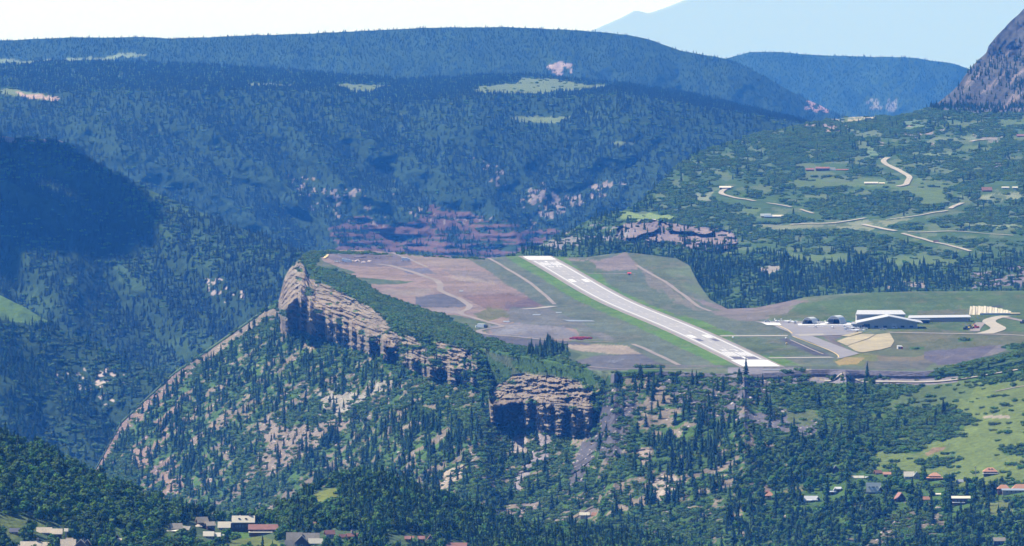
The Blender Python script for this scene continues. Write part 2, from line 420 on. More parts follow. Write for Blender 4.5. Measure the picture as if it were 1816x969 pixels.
# cliff: vertical wall below, ledges above
PYc = base[None] * (1 - v2) + rim[None] * v2
lf = cv([(494, 0.45), (560, 0.40), (640, 0.30), (860, 0.30), (869, 0.50), (1060, 0.5), (1070, 0.3)], cols)[None]
nstep = cv([(494, 7), (700, 7), (860, 4), (870, 6), (1060, 6)], cols)[None]
vv = np.clip((v2 - lf) / (1 - lf), 0, 1)
wob = 0.8 * fbm(cols[None] / 22 + 0 * v2, v2 * 4, o=4, seed=8, g=.6)
ph = vv * nstep + wob
fr = ph - np.floor(ph)
led = (np.floor(ph) + ss(0.45, 1.0, fr)) / (nstep + 0.3)
led = np.clip(led, 0, 1)
ov = cv([(494, .0), (506, .5), (850, .35), (866, .9), (1060, .9), (1072, 0)], cols)[None]
dl = np.where(v2 < lf, -ov * v2 / np.maximum(lf, 1e-3), -ov * (1 - ss(0, .25, led)) + led * ss(0, .3, led))
Dc_ = Dbase[None] * (1 - dl) + Drim[None] * dl + blk[None] * (1 - ss(0.0, 0.55, (v2 - lf) / (1 - lf)))
Dc_ = np.where(v2 >= 1, Drim[None], Dc_)
PYp = rim[None] * (1 - v3) + far[None] * v3
Dp = plateauD(np.broadcast_to(cols, PYp.shape), PYp)
# green rise behind the hangars
hl = ss(1330, 1440, cols)[None]
y0 = 571.0
Dh = np.interp(y0, [0, 1], [0, 0]) + plateauD(cols, np.full(len(cols), y0))[None] + (y0 - PYp) * 7.0
Dp = np.where((PYp < y0) & (hl > 0), Dp * (1 - hl) + np.minimum(Dp, Dh) * hl, Dp)
Dp = np.where(cols[None] < 530, Drim[None] + v3 * 30, Dp)
Dp = np.maximum.accumulate(np.vstack([Drim[None], Dp]), axis=0)[1:]
PYa = np.vstack([PYs, PYc, PYp]); Da = np.vstack([Ds, Dc_, Dp])
s = Sheet('mesa', cols, PYa, Da)
vis_rows = s.R
# relief
r_s = np.zeros((s.R, 1)); r_s[:ns] = 1; r_c = np.zeros((s.R, 1)); r_c[ns:ns + ncl] = 1
slopew = np.vstack([np.clip((PYs - base[None]) / 25.0, 0, 1), np.zeros((ncl + npl, len(cols)))])
left = 1 - ss(1080, 1350, cols)[None]
rib = fbm(s.D / 70.0, s.X / 400.0, s.Z / 400.0, o=4, seed=31)
rib2 = fbm(s.D / 18.0, s.X / 60.0, s.Z / 60.0, o=3, seed=33)
s.D += slopew * left * (38 * rib + 10 * rib2) + slopew * (1 - left) * (14 * fbm(s.X / 60, s.Z / 40, s.D / 160, o=4, seed=36))
cl_w = r_c * ss(490, 506, cols)[None] * (1 - ss(1062, 1080, cols)[None])
s.D += cl_w * (9 * fbm(s.PX / 6.0, s.PY / 9.0, o=4, seed=41, g=.65) + 17 * fbm(s.PX / 26.0 + .3 * vnoise(s.PX / 9, s.PY / 9, seed=3), (s.PY - .25 * s.PX * (s.PX < 860)) / 3.2, o=4, seed=42, g=.6)) * np.clip(Ch / 30, 0, 1)[None]
s.D += cl_w * (5.0 * vnoise(s.PX / 2.6, s.PY / 1.9, seed=44) + 7.0 * np.round(1.6 * vnoise(s.PX / 13 , (s.PY - .42 * s.PX * (s.PX < 700)) / 3.4, seed=45)))* np.clip(Ch / 30, 0, 1)[None]
pl_w = np.zeros((s.R, len(cols))); pl_w[ns + ncl:] = (1 - ss(1240, 1330, cols)[None] * (1 - ss(1640, 1700, cols)[None])) * np.clip(v3 * 6, 0, 1)
cx = s.X - (197.4 - 0.0822 * (s.D - 6576)); rw = ss(22, 60, np.abs(cx))
s.Z += pl_w * rw * (0.5 * fbm(s.X / 30, s.D / 90, o=3, seed=51))
s.D[:, :] = s.D
s.reproj()
zc = s.Z[-1]; dcv = s.D[-1]
extra = [(40, 22), (160, 90), (500, 330)]
s.D = np.vstack([s.D] + [dcv + a for a, b in extra]); s.Z = np.vstack([s.Z] + [zc - b for a, b in extra])
s.R = s.D.shape[0]; s.PX = np.broadcast_to(cols, s.D.shape).copy(); s.reproj()
for k in ('dc', 'dd', 'ds', 'db'): setattr(s, k, np.zeros(s.D.shape))
s.col = np.zeros(s.D.shape + (3,))
s.jit(7, 4)
rows = np.arange(s.R)[:, None] + 0 * s.D
isS = rows < ns; isC = (rows >= ns) & (rows < ns + ncl); isP = rows >= ns + ncl
# --- slope colours
SCRUB = np.array((0.045, 0.086, 0.018)); ROCK = np.array((0.165, 0.137, 0.098)); RROCK = np.array((0.180, 0.128, 0.095)); GREY = np.array((0.115, 0.107, 0.112))
g = fbm(s.D / 22.0, s.X / 50.0, s.Z / 50.0, o=4, seed=61)
g2 = fbm(s.PX / 9.0 + s.PY / 16.0, s.PY / 9.0, o=3, seed=62)
bare = (g + 0.55 * g2) > 0.15
s.col[:] = SCRUB * 1.0
s.col *= (1 + 0.35 * fbm(s.PX / 30, s.PY / 22, o=3, seed=63))[..., None]
redw = (1 - ss(250, 420, s.PX))[..., None]
rk = ROCK * (1 - redw) + RROCK * redw; rk = rk * (0.82 + 0.30 * np.clip(fbm(s.PX / 40, s.PY / 30, o=2, seed=66), -.6, .6)[..., None])
cl_ = fbm(s.X / 22, s.D / 70, s.Z / 22, o=4, seed=116)
s.dc[:] = 0.0030; s.ds[:] = np.where(cl_ > -0.30, 0.034, 0.010); s.dd[:] = 0.0008; s.db[:] = 0.0
# conifer stands
for pts, dcv_, dsv in [([(420, 600), (500, 590), (560, 605), (700, 650), (720, 700), (600, 720), (480, 740), (300, 820), (330, 690)], 0.007, 0.010),
                       ([(560, 770), (640, 735), (760, 745), (860, 780), (830, 850), (760, 900), (600, 960), (380, 960), (520, 860)], 0.014, 0.008),
                       ([(200, 720), (330, 660), (420, 760), (420, 900), (250, 900)], 0.009, 0.007),
                       ([(1090, 665), (1180, 655), (1330, 672), (1360, 720), (1310, 800), (1300, 900), (1130, 900), (1120, 780)], 0.014, 0.008),
                       ([(925, 625), (960, 605), (1005, 612), (1010, 640), (960, 645)], 0.03, 0.01),
                       ([(1330, 870), (1400, 845), (1560, 850), (1816, 870), (1880, 1000), (1250, 1000)], 0.017, 0.008),
                       ([(1380, 670), (1500, 690), (1660, 700), (1560, 740), (1400, 735), (1360, 700)], 0.003, 0.020),
                       ([(1300, 740), (1500, 700), (1620, 730), (1560, 790), (1500, 850), (1300, 860)], 0.004, 0.018)]:
    m = poly_mask(s.PX, s.PY, pts, s.jx * 4, s.jy * 4) & isS
    s.dc[m] = dcv_; s.ds[m] = dsv
m = (s.PX > 1300) & isS & (s.PY > 780); s.dd[m] = 0.010
bare &= isS & (s.PX < 1330 + 140 * g2 + 60 * g) | (isS & (s.PX > 1500) & (s.PY > 890) & (g2 > 0.1) & (s.PX < 1700))
s.col[bare] = (rk * (1 + 0.25 * g2[..., None]))[bare]; s.dc[bare] *= 0.35; s.ds[bare] *= 0.25; s.db[bare] = 0.005
def talus(pts, col, tree=0.003, shrub=0.004, j=2.0):
    m = poly_mask(s.PX, s.PY, pts, s.jx * j, s.jy * j) & isS
    s.col[m] = np.array(col) * (0.75 if max(col) > 0.22 else 1.0) * (1 + 0.30 * g2[m][:, None] + 0.25 * fbm(s.PX / 3, s.PY / 3, o=2, seed=68)[m][:, None]); s.dc[m] = tree; s.ds[m] = shrub; s.dd[m] = 0; s.db[m] = 0.012
TAL = (0.155, 0.126, 0.095)
talus([(452, 756), (478, 733), (492, 750), (520, 762), (560, 752), (600, 740), (622, 744), (600, 765), (555, 795), (515, 825), (470, 850), (455, 830), (490, 800), (470, 780)], TAL)
talus([(560, 700), (600, 690), (640, 700), (690, 668), (705, 665), (690, 690), (640, 715), (600, 740), (575, 725)], (0.27, 0.25, 0.2), 0.003, 0.004, 2.5)
talus([(940, 772), (972, 772), (988, 788), (965, 810), (945, 835), (925, 868), (908, 880), (900, 868), (925, 825), (950, 795)], (0.25, 0.22, 0.215))
talus([(1062, 690), (1100, 690), (1130, 705), (1128, 740), (1110, 780), (1085, 825), (1060, 800), (1050, 760)], GREY * 0.62, 0.002, 0.009)
talus([(1040, 775), (1062, 780), (1052, 815), (1030, 855), (1005, 882), (1000, 862), (1022, 820)], (0.070, 0.066, 0.070), 0.0006, 0.002)
talus([(900, 770), (940, 770), (930, 800), (905, 806)], (0.28, 0.24, 0.2), 0.001, 0.003)
talus([(790, 835), (830, 822), (820, 842), (790, 870), (775, 868)], (0.36, 0.30, 0.22))
talus([(885, 905), (930, 890), (960, 885), (945, 905), (915, 922), (895, 915)], TAL)
talus([(1150, 670), (1230, 676), (1330, 668), (1400, 672), (1345, 705), (1320, 720), (1260, 745), (1210, 730), (1200, 700)], GREY * 0.8, 0.004, 0.014)
talus([(1130, 795), (1165, 790), (1150, 815), (1135, 820)], (0.33, 0.26, 0.2))
talus([(1300, 735), (1380, 725), (1460, 745), (1440, 775), (1380, 765), (1320, 760)], GREY, 0.002, 0.008)
talus([(1150, 855), (1190, 840), (1215, 852), (1180, 885), (1160, 890)], (0.32, 0.27, 0.21), 0.004, 0.006)
talus([(1600, 905), (1680, 915), (1700, 930), (1620, 960), (1580, 969), (1530, 985), (1560, 940)], (0.125, 0.108, 0.082), 0.003, 0.016)
talus([(232, 800), (265, 792), (270, 820), (245, 835)], RROCK); talus([(292, 830), (330, 850), (310, 880), (292, 870)], RROCK)
# pale broken rock on the nose of the mesa
dist = s.PY - np.interp(s.PX, cols, base)
m = isS & (s.PX < 505) & (dist < 18 + 12 * fbm(s.PX / 12, s.PY / 12, o=2, seed=71)) & (g2 > -0.55)
s.col[m] = (rk * 1.1 * (1 + 0.3 * g2[..., None]))[m]; s.dc[m] = 0.001; s.ds[m] = 0.001; s.db[m] = 0.01
# --- grass on the lower right slopes
GR = (0.095, 0.125, 0.030)
def grass(pts, col=GR, ds_=0.0022, dc_=0.0, j=2.0):
    m = poly_mask(s.PX, s.PY, pts, s.jx * j, s.jy * j)
    s.col[m] = np.array(col) * (1 + 0.10 * fbm(s.PX / 20, s.PY / 8, o=3, seed=77)[m][:, None]); s.ds[m] = ds_; s.dc[m] = dc_; s.dd[m] = 0; s.db[m] = 0
grass([(1720, 684), (1900, 664), (1900, 850), (1700, 862), (1640, 845), (1560, 830), (1548, 805), (1600, 795), (1590, 780), (1680, 755), (1700, 730), (1660, 705)])
grass([(1385, 735), (1440, 728), (1450, 745), (1420, 760), (1395, 752)], (0.08, 0.10, 0.035), 0.0006)
grass([(1700, 668), (1740, 684), (1700, 712), (1600, 726), (1540, 745), (1600, 700)], (0.07, 0.10, 0.03), 0.004)
grass([(1390, 872), (1420, 862), (1432, 858), (1425, 872), (1400, 885)], (0.12, 0.115, 0.045), 0)
grass([(1640, 800), (1675, 792), (1670, 805), (1645, 808)], (0.17, 0.12, 0.06), 0)
grass([(1740, 738), (1790, 737), (1790, 742), (1745, 742)], (0.22, 0.19, 0.14), 0, j=0.3)
grass([(1745, 890), (1790, 890), (1800, 915), (1750, 915)], (0.10, 0.12, 0.04), 0.001)
for pts in ([(1560, 785), (1600, 783), (1640, 790), (1630, 803), (1570, 803)], [(1600, 770), (1700, 735), (1730, 745), (1690, 775), (1620, 790)], [(1625, 820), (1680, 812), (1700, 800), (1690, 825), (1640, 832)], [(1770, 795), (1830, 790), (1830, 810), (1780, 806)], [(1650, 735), (1700, 725), (1710, 760), (1660, 765)]):
    m = poly_mask(s.PX, s.PY, pts, s.jx, s.jy); s.ds[m] = 0.022; s.col[m] = SCRUB
# --- cliff colours
str_ = fbm(s.PX / 60.0, s.PY / 2.6 + s.PX * 0.0, o=2, seed=81)
cm = isC & (s.PX > 492) & (s.PX < 1072)
ccol = np.array((0.172, 0.145, 0.110)) * (1 + 0.40 * str_ + 0.18 * fbm(s.PX / 6, s.PY / 6, o=3, seed=82))[..., None]
pinkw = np.clip(0.5 + 0.8 * fbm(s.PX / 30, s.PY / 15, o=2, seed=83), 0, 1)[..., None]
ccol = ccol * (1 - 0.4 * pinkw) + np.array((0.200, 0.145, 0.098)) * 0.4 * pinkw
s.col[isC] = SCRUB
s.col[cm] = ccol[cm]
s.dc[isC | isP] = 0; s.ds[isP] = 0; s.dd[isC | isP] = 0; s.db[isC | isP] = 0; s.ds[isC] = 0.008
gg = fbm(s.PX / 14, s.PY / 8, o=3, seed=84)
vegc = cm & (gg > np.where((s.PX > 690) & (s.PX < 866), 0.12, 0.45))
s.col[vegc] = SCRUB; s.ds[vegc] = 0.02; s.ds[cm & ~vegc] = 0.0; s.dc[vegc & (s.PX > 690) & (s.PX < 866)] = 0.004
edge = isC & (s.PX >= 1072); s.col[edge] = GREY; s.ds[edge] = 0.004
# --- plateau colours
PINK = (0.330, 0.245, 0.205); SAGE = (0.155, 0.200, 0.095); TURF = (0.135, 0.245, 0.040); DGREY = (0.145, 0.14, 0.155); LGREY = (0.255, 0.245, 0.25)
s.col[isP] = SAGE
jj = (s.jx.copy(), s.jy.copy()); s.jx = s.jx * 1.0; s.jy = s.jy * 0.55
def P_(pts, col, a=1.0, j=1.0):
    m = poly_mask(s.PX, s.PY, pts, s.jx * j, s.jy * j) & (isP | edge)
    s.col[m] = s.col[m] * (1 - a) + np.array(col) * a
DIM = 0.47
P_([(540, 440), (865, 440), (875, 462), (925, 500), (982, 540), (990, 560), (1035, 600), (1000, 606), (850, 592), (800, 565), (600, 500)], PINK)
P_([(578, 446), (705, 448), (735, 470), (700, 474), (630, 472), (590, 464)], (0.20, 0.17, 0.185), 0.9)
P_([(600, 450), (690, 452), (700, 460), (640, 463), (605, 458)], (0.15, 0.125, 0.145), 0.8, 2)
P_([(700, 450), (860, 457), (880, 470), (800, 478), (730, 462)], (0.33, 0.26, 0.215))
P_([(700, 474), (760, 477), (780, 486), (720, 485)], (0.19, 0.18, 0.21))
P_([(780, 478), (860, 482), (905, 496), (960, 500), (900, 505), (830, 498)], (0.26, 0.22, 0.19), 0.8)
P_([(800, 490), (850, 494), (895, 503), (850, 503), (810, 497)], (0.40, 0.33, 0.26), 0.7, 2)
P_([(640, 515), (760, 512), (775, 520), (740, 526), (660, 522)], (0.36, 0.31, 0.25), 0.6, 2)
P_([(735, 527), (790, 521), (828, 534), (835, 541), (800, 546), (742, 544)], DGREY)
P_([(818, 524), (905, 521), (955, 530), (962, 541), (900, 553), (855, 545)], (0.235, 0.155, 0.125))
P_([(900, 535), (950, 530), (975, 540), (930, 551), (895, 549)], (0.17, 0.12, 0.13), 0.8, 2)
P_([(552, 472), (566, 452), (572, 463), (600, 474), (632, 483), (615, 488), (640, 493), (735, 500), (700, 505), (640, 504), (605, 494), (580, 488)], (0.105, 0.15, 0.065), 1, 0.5)
P_([(838, 556), (868, 545), (905, 553), (900, 562), (865, 570), (845, 565)], (0.175, 0.18, 0.07))
P_([(772, 558), (815, 560), (885, 577), (862, 588), (835, 589), (800, 572)], (0.12, 0.16, 0.07), 1, 0.4)
P_([(740, 546), (815, 546), (812, 556), (775, 558)], (0.32, 0.27, 0.25))
P_([(868, 577), (960, 572), (1000, 580), (1030, 600), (960, 602), (870, 594)], (0.265, 0.25, 0.25))
P_([(880, 585), (930, 583), (950, 590), (900, 593)], (0.36, 0.37, 0.40), 0.5, 2)
P_([(900, 590), (960, 588), (1000, 596), (940, 598)], (0.19, 0.18, 0.19), 0.6, 2)
P_([(838, 588), (900, 598), (1010, 607), (1060, 609), (1000, 616), (900, 618), (840, 604)], DGREY, 1, 0.4)
P_([(905, 545), (985, 545), (1010, 560), (1060, 590), (1000, 580), (900, 572)], (0.17, 0.18, 0.155), 0.9)
P_([(890, 552), (970, 556), (900, 556)], (0.24, 0.25, 0.26), 0.7, 2)
P_([(1000, 560), (1095, 566), (1160, 600), (1100, 606), (1040, 602)], (0.18, 0.185, 0.15), 0.8)
P_([(1050, 590), (1110, 588), (1150, 600), (1060, 603)], (0.27, 0.255, 0.245), 0.7, 2)
P_([(1000, 612), (1060, 611), (1130, 613), (1152, 627), (1100, 629), (1020, 622)], (0.44, 0.36, 0.27), 1, 0.6)
P_([(1018, 640), (1060, 630), (1150, 629), (1200, 650), (1100, 658), (1030, 656)], (0.155, 0.15, 0.155), 1, 0.5)
P_([(1125, 612), (1160, 612), (1210, 648), (1190, 650), (1150, 628)], (0.20, 0.185, 0.195), 1, 0.5)
P_([(1150, 612), (1250, 640), (1290, 652), (1200, 652)], (0.215, 0.2, 0.18), 0.9)
P_([(1010, 622), (1030, 628), (1015, 642), (990, 640)], (0.10, 0.14, 0.06))
P_([(1060, 640), (1110, 637), (1090, 643)], (0.30, 0.31, 0.33), 0.6)
for d0, d1, col in ((18, 36, TURF), (36, 80, (0.15, 0.18, 0.115))):
    cx_ = (s.X - (197.4 - 0.0822 * (s.D - 6576))) + 3 * fbm(s.PX / 25, s.PY / 12, o=2, seed=91)
    m = isP & (-cx_ > d0) & (-cx_ < d1) & (s.D > 6480)
    s.col[m] = col
    m = isP & (cx_ > d0) & (cx_ < d1 * 1.2) & (s.D > 6480)
    s.col[m] = np.array(col) * 0.97
P_([(1000, 458), (1060, 462), (1110, 447), (1132, 468), (1128, 478), (1060, 482), (1030, 470)], (0.285, 0.235, 0.21))
P_([(1010, 462), (1045, 462), (1070, 484), (1040, 484)], (0.125, 0.165, 0.07))
P_([(1108, 446), (1200, 456), (1225, 468), (1180, 480), (1215, 510), (1215, 530), (1170, 505), (1140, 478), (1125, 460)], (0.135, 0.165, 0.08))
P_([(1060, 484), (1140, 482), (1160, 505), (1250, 560), (1200, 560), (1130, 530), (1080, 505)], (0.135, 0.17, 0.10))
P_([(1135, 478), (1150, 480), (1190, 505), (1215, 528), (1250, 552), (1200, 540), (1160, 510)], (0.27, 0.23, 0.2), 0.6, 2)
P_([(1215, 525), (1260, 545), (1300, 560), (1400, 545), (1440, 535), (1400, 530), (1290, 545)], (0.24, 0.20, 0.18))
P_([(1255, 552), (1420, 545), (1410, 556), (1340, 570), (1290, 566)], (0.235, 0.20, 0.175), 0.9)
P_([(1380, 566), (1420, 540), (1560, 515), (1900, 510), (1900, 620), (1600, 592), (1500, 570)], (0.105, 0.165, 0.050))
P_([(1360, 560), (1420, 553), (1440, 565), (1370, 569)], (0.13, 0.155, 0.06), 0.8, 2)
P_([(1620, 552), (1720, 548), (1720, 560), (1620, 562)], (0.22, 0.18, 0.14), 0.45, 2)
P_([(1740, 546), (1770, 540), (1780, 546)], (0.09, 0.09, 0.11), 0.8)
P_([(1290, 600), (1390, 600), (1450, 628), (1340, 628)], (0.14, 0.165, 0.10))
P_([(1290, 598), (1340, 598), (1440, 630), (1350, 632)], (0.115, 0.155, 0.06), 0.9)
P_([(1380, 601), (1402, 601), (1475, 631), (1445, 631)], (0.115, 0.11, 0.12), 1, 0.2)
P_([(1455, 594), (1500, 592), (1480, 604), (1500, 618), (1520, 628), (1480, 612)], (0.20, 0.17, 0.155), 1, 0.2)
P_([(1590, 585), (1900, 590), (1900, 640), (1700, 640), (1580, 625), (1570, 600)], (0.150, 0.165, 0.070))
P_([(1600, 592), (1690, 594), (1660, 606), (1610, 608)], (0.22, 0.20, 0.10), 0.6, 2)
P_([(1570, 620), (1630, 618), (1700, 628), (1560, 634), (1500, 640)], (0.135, 0.155, 0.065), 0.9)
P_([(1478, 641), (1492, 630), (1530, 626), (1560, 632), (1540, 648), (1486, 649)], (0.20, 0.22, 0.055))
P_([(1480, 642), (1500, 634), (1535, 635), (1520, 646), (1487, 648)], (0.44, 0.33, 0.11), 1, 0.4)
P_([(1555, 632), (1690, 632), (1700, 638), (1660, 644), (1560, 640)], (0.27, 0.20, 0.12), 0.7, 2)
P_([(1540, 640), (1660, 640), (1640, 656), (1530, 654)], (0.175, 0.165, 0.135), 0.8)
P_([(1640, 624), (1700, 618), (1770, 612), (1788, 616), (1750, 634), (1700, 646), (1665, 648), (1640, 636)], (0.155, 0.14, 0.165), 1, 0.4)
P_([(1770, 612), (1792, 612), (1775, 628), (1690, 652), (1670, 650), (1740, 634)], (0.24, 0.215, 0.20), 0.9, 0.3)
P_([(1330, 650), (1480, 650), (1620, 656), (1530, 656), (1380, 662)], (0.105, 0.125, 0.085), 0.7)
P_([(1690, 646), (1780, 625), (1900, 605), (1900, 660), (1650, 670), (1660, 655)], (0.08, 0.125, 0.05), 1, 0.5)
s.jx, s.jy = jj
pn = fbm(s.X / 26, s.D / 60, o=5, seed=92, g=.62); pn2 = fbm(s.X / 8, s.D / 26, o=4, seed=93, g=.6)
s.col[isP] *= (DIM * 1.10 * (1 + 0.24 * pn + 0.22 * pn2))[isP][:, None]
dry = np.clip(0.7 * pn2 - 0.5 * pn - .05, 0, 0.5)[isP][:, None]
s.col[isP] = s.col[isP] * (1 - dry) + np.array((0.125, 0.105, 0.075)) * dry
m = (s.PX > 1290) & (s.PX < 1425) & (s.PY > 652) & (s.PY < 672); s.col[m] = (0.15, 0.14, 0.145)
m = isC & (s.PX > 1425) & (s.PX < 1660); s.col[m] = (0.125, 0.115, 0.13); s.ds[m] = 0
m = isS & (s.PX > 1400) & (s.PX < 1700) & (dist < 12); s.col[m] = (0.15, 0.135, 0.14); s.ds[m] = 0.006
m = poly_mask(s.PX, s.PY, [(1422, 654), (1440, 655), (1437, 662), (1448, 668), (1464, 672), (1462, 675), (1440, 673), (1427, 664)], s.jx * .2, s.jy * .2); s.col[m] = (0.21, 0.18, 0.14); s.ds[m] = 0; s.dc[m] = 0
# brush belts on the rim
def belt(pts, d=0.03, j=0.8):
    m = poly_mask(s.PX, s.PY, pts, s.jx * j, s.jy * j); s.ds[m] = d; s.dc[m] = 0; s.col[m] = SCRUB
belt([(534, 462), (545, 448), (575, 447), (565, 458), (556, 470), (575, 478), (600, 482), (640, 500), (690, 530), (760, 552), (782, 560), (830, 585), (850, 594), (860, 610), (850, 622), (700, 590), (680, 560), (600, 514), (550, 492)], 0.035)
belt([(540, 444), (860, 459), (860, 461), (700, 452), (540, 450)], 0.02, 0.2)
belt([(905, 640), (950, 636), (1000, 640), (1040, 650), (1068, 672), (1050, 684), (1010, 668), (960, 662), (915, 660)], 0.035)
belt([(846, 612), (880, 640), (905, 655), (905, 668), (884, 684), (868, 700), (848, 660)], 0.03)
belt([(1085, 662), (1120, 655), (1170, 650), (1180, 660), (1110, 668)], 0.03)
belt([(1640, 668), (1660, 656), (1700, 648), (1760, 636), (1800, 622), (1860, 615), (1860, 636), (1780, 640), (1730, 655), (1700, 668)], 0.016)
belt([(855, 598), (930, 618), (1000, 612), (1010, 640), (930, 640), (870, 625)], 0.02)
belt([(1612, 616), (1640, 615), (1640, 620), (1615, 620)], 0.004, 0); belt([(1700, 599), (1728, 600), (1722, 606), (1700, 607)], 0.006, 0)
belt([(1775, 613), (1820, 610), (1820, 622), (1785, 622)], 0.01, 0.3)
m = poly_mask(s.PX, s.PY, [(925, 640), (940, 618), (975, 612), (1008, 618), (1008, 640)]); s.dc[m] = 0.016
m = poly_mask(s.PX, s.PY, [(1018, 638), (1040, 630), (1045, 640)]); s.dc[m] = 0.006
m = poly_mask(s.PX, s.PY, [(1160, 658), (1330, 664), (1330, 680), (1160, 676)]); s.ds[m] = 0.02; s.dc[m] = 0.0012
m = poly_mask(s.PX, s.PY, [(1300, 666), (1330, 662), (1345, 690), (1300, 690)]); s.ds[m] = 0.012
cn = fbm(s.X / 13, s.D / 46, s.Z / 13, o=3, seed=131); s.dc *= np.where(cn > 0.0, 1.35, 0.2)
s.dc[(s.PX > 1340 + 40 * g2) & (s.PY < 735 + 30 * g2) & isS] *= 0.25
m = (s.PX > 1330) & (s.PY > 800) & isS; s.dc[m] *= 0.55; s.dd[m] *= 2.0
s.dc[~isS] *= 0.6
s.ds[isS] = np.where(s.ds[isS] > 0.0055, s.ds[isS] * 1.8, s.ds[isS])
m = isC & (((s.PX > 1050) & (s.PX < 1084) & (g2 > -0.35)) | ((s.PX > 846) & (s.PX < 868)))
s.col[m] = SCRUB; s.ds[m] = 0.03; s.dc[m & (s.PX > 1000) & (s.PY > 715)] = 0.02
MESA = s; FLAT_ROCK = cm & ~vegc | bare

# ================= right-hand hillside and rocky peak
cols = np.arange(840, 2004, 2.2)
crest = cv([(840, 500), (890, 459), (950, 436), (1000, 414), (1050, 392), (1100, 376), (1130, 358), (1180, 314), (1230, 275), (1300, 252), (1380, 232), (1430, 216), (1500, 208), (1560, 207), (1600, 205), (1640, 197), (1665, 180), (1680, 168), (1700, 150), (1712, 132),
            (1725, 115), (1750, 94), (1752, 84), (1770, 62), (1790, 42), (1816, 16), (1900, -60), (2004, -110)], cols) + 2 * fbm(cols / 16, cols * 0, o=3, seed=7)
v = np.linspace(0, 1, 230)[:, None]
PY = 600 * (1 - v) + crest[None] * v
def DB(y): return cv([(-120, 13150), (100, 12750), (190, 12350), (205, 12000), (260, 11100), (330, 10250), (400, 9650), (470, 9150), (540, 8750), (600, 8500)], y)
D = DB(PY)
s = Sheet('side', cols, PY, D)
peakw = 1 - ss(150, 205, s.PY)
s.D += 70 * fbm(s.X / 120, s.Z / 26, s.D / 900, o=5, seed=101) * (1 - peakw) + peakw * 90 * fbm(s.X / 60, s.Z / 60, s.D / 500, o=5, seed=103)
s.Z += 7 * fbm(s.X / 140, s.D / 420, o=4, seed=102) * np.clip(v * 5, 0, 1) * (1 - peakw * 0.7)
# low cliff band
band = poly_mask(s.PX, s.PY, [(1090, 425), (1105, 402), (1150, 395), (1240, 400), (1300, 412), (1312, 440), (1260, 447), (1200, 438), (1110, 436)], 3 * fbm(s.PX / 9, s.PY / 9, o=2, seed=5), 3 * fbm(s.PX / 9, s.PY / 9, o=2, seed=6))
s.D += band * 45 * np.sign(vnoise(s.PX / 25, s.PY / 5.5, seed=9))
s.reproj()
zc = s.Z[-1]; dcv = s.D[-1]; extra = [(60, 25), (300, 150), (900, 520)]
s.D = np.vstack([s.D] + [dcv + a for a, b in extra]); s.Z = np.vstack([s.Z] + [zc - b for a, b in extra])
s.R = s.D.shape[0]; s.PX = np.broadcast_to(cols, s.D.shape).copy(); s.reproj()
for k in ('dc', 'dd', 'ds', 'db'): setattr(s, k, np.zeros(s.D.shape))
s.col = np.zeros(s.D.shape + (3,)); s.col[:] = (0.044, 0.078, 0.020); band = np.vstack([band, np.zeros((3, len(cols)), bool)])
s.jit(12, 4, 16)
cl_ = fbm(s.X / 45, s.D / 260, o=4, seed=115)
s.ds[:] = np.where(cl_ > -0.22, 0.026, 0.003); s.dc[:] = 0.0004
lowc = (s.PY > 448 + 20 * fbm(s.PX / 40, s.PY / 40, o=2, seed=3)); s.dc[lowc] = 0.009; s.ds[lowc] = 0.007
lc = s.PX < 1180 + 0.9 * (330 - s.PY) + 30 * fbm(s.PX / 30, s.PY / 30, o=2, seed=4); s.dc[lc] = 0.007; s.ds[lc] = 0.004
for pts in ([(1180, 430), (1240, 440), (1420, 470), (1420, 530), (1300, 560), (1210, 530), (1180, 480)],):
    m = poly_mask(s.PX, s.PY, pts, s.jx, s.jy); s.dc[m] = 0.013
MEA = (0.075, 0.110, 0.032)
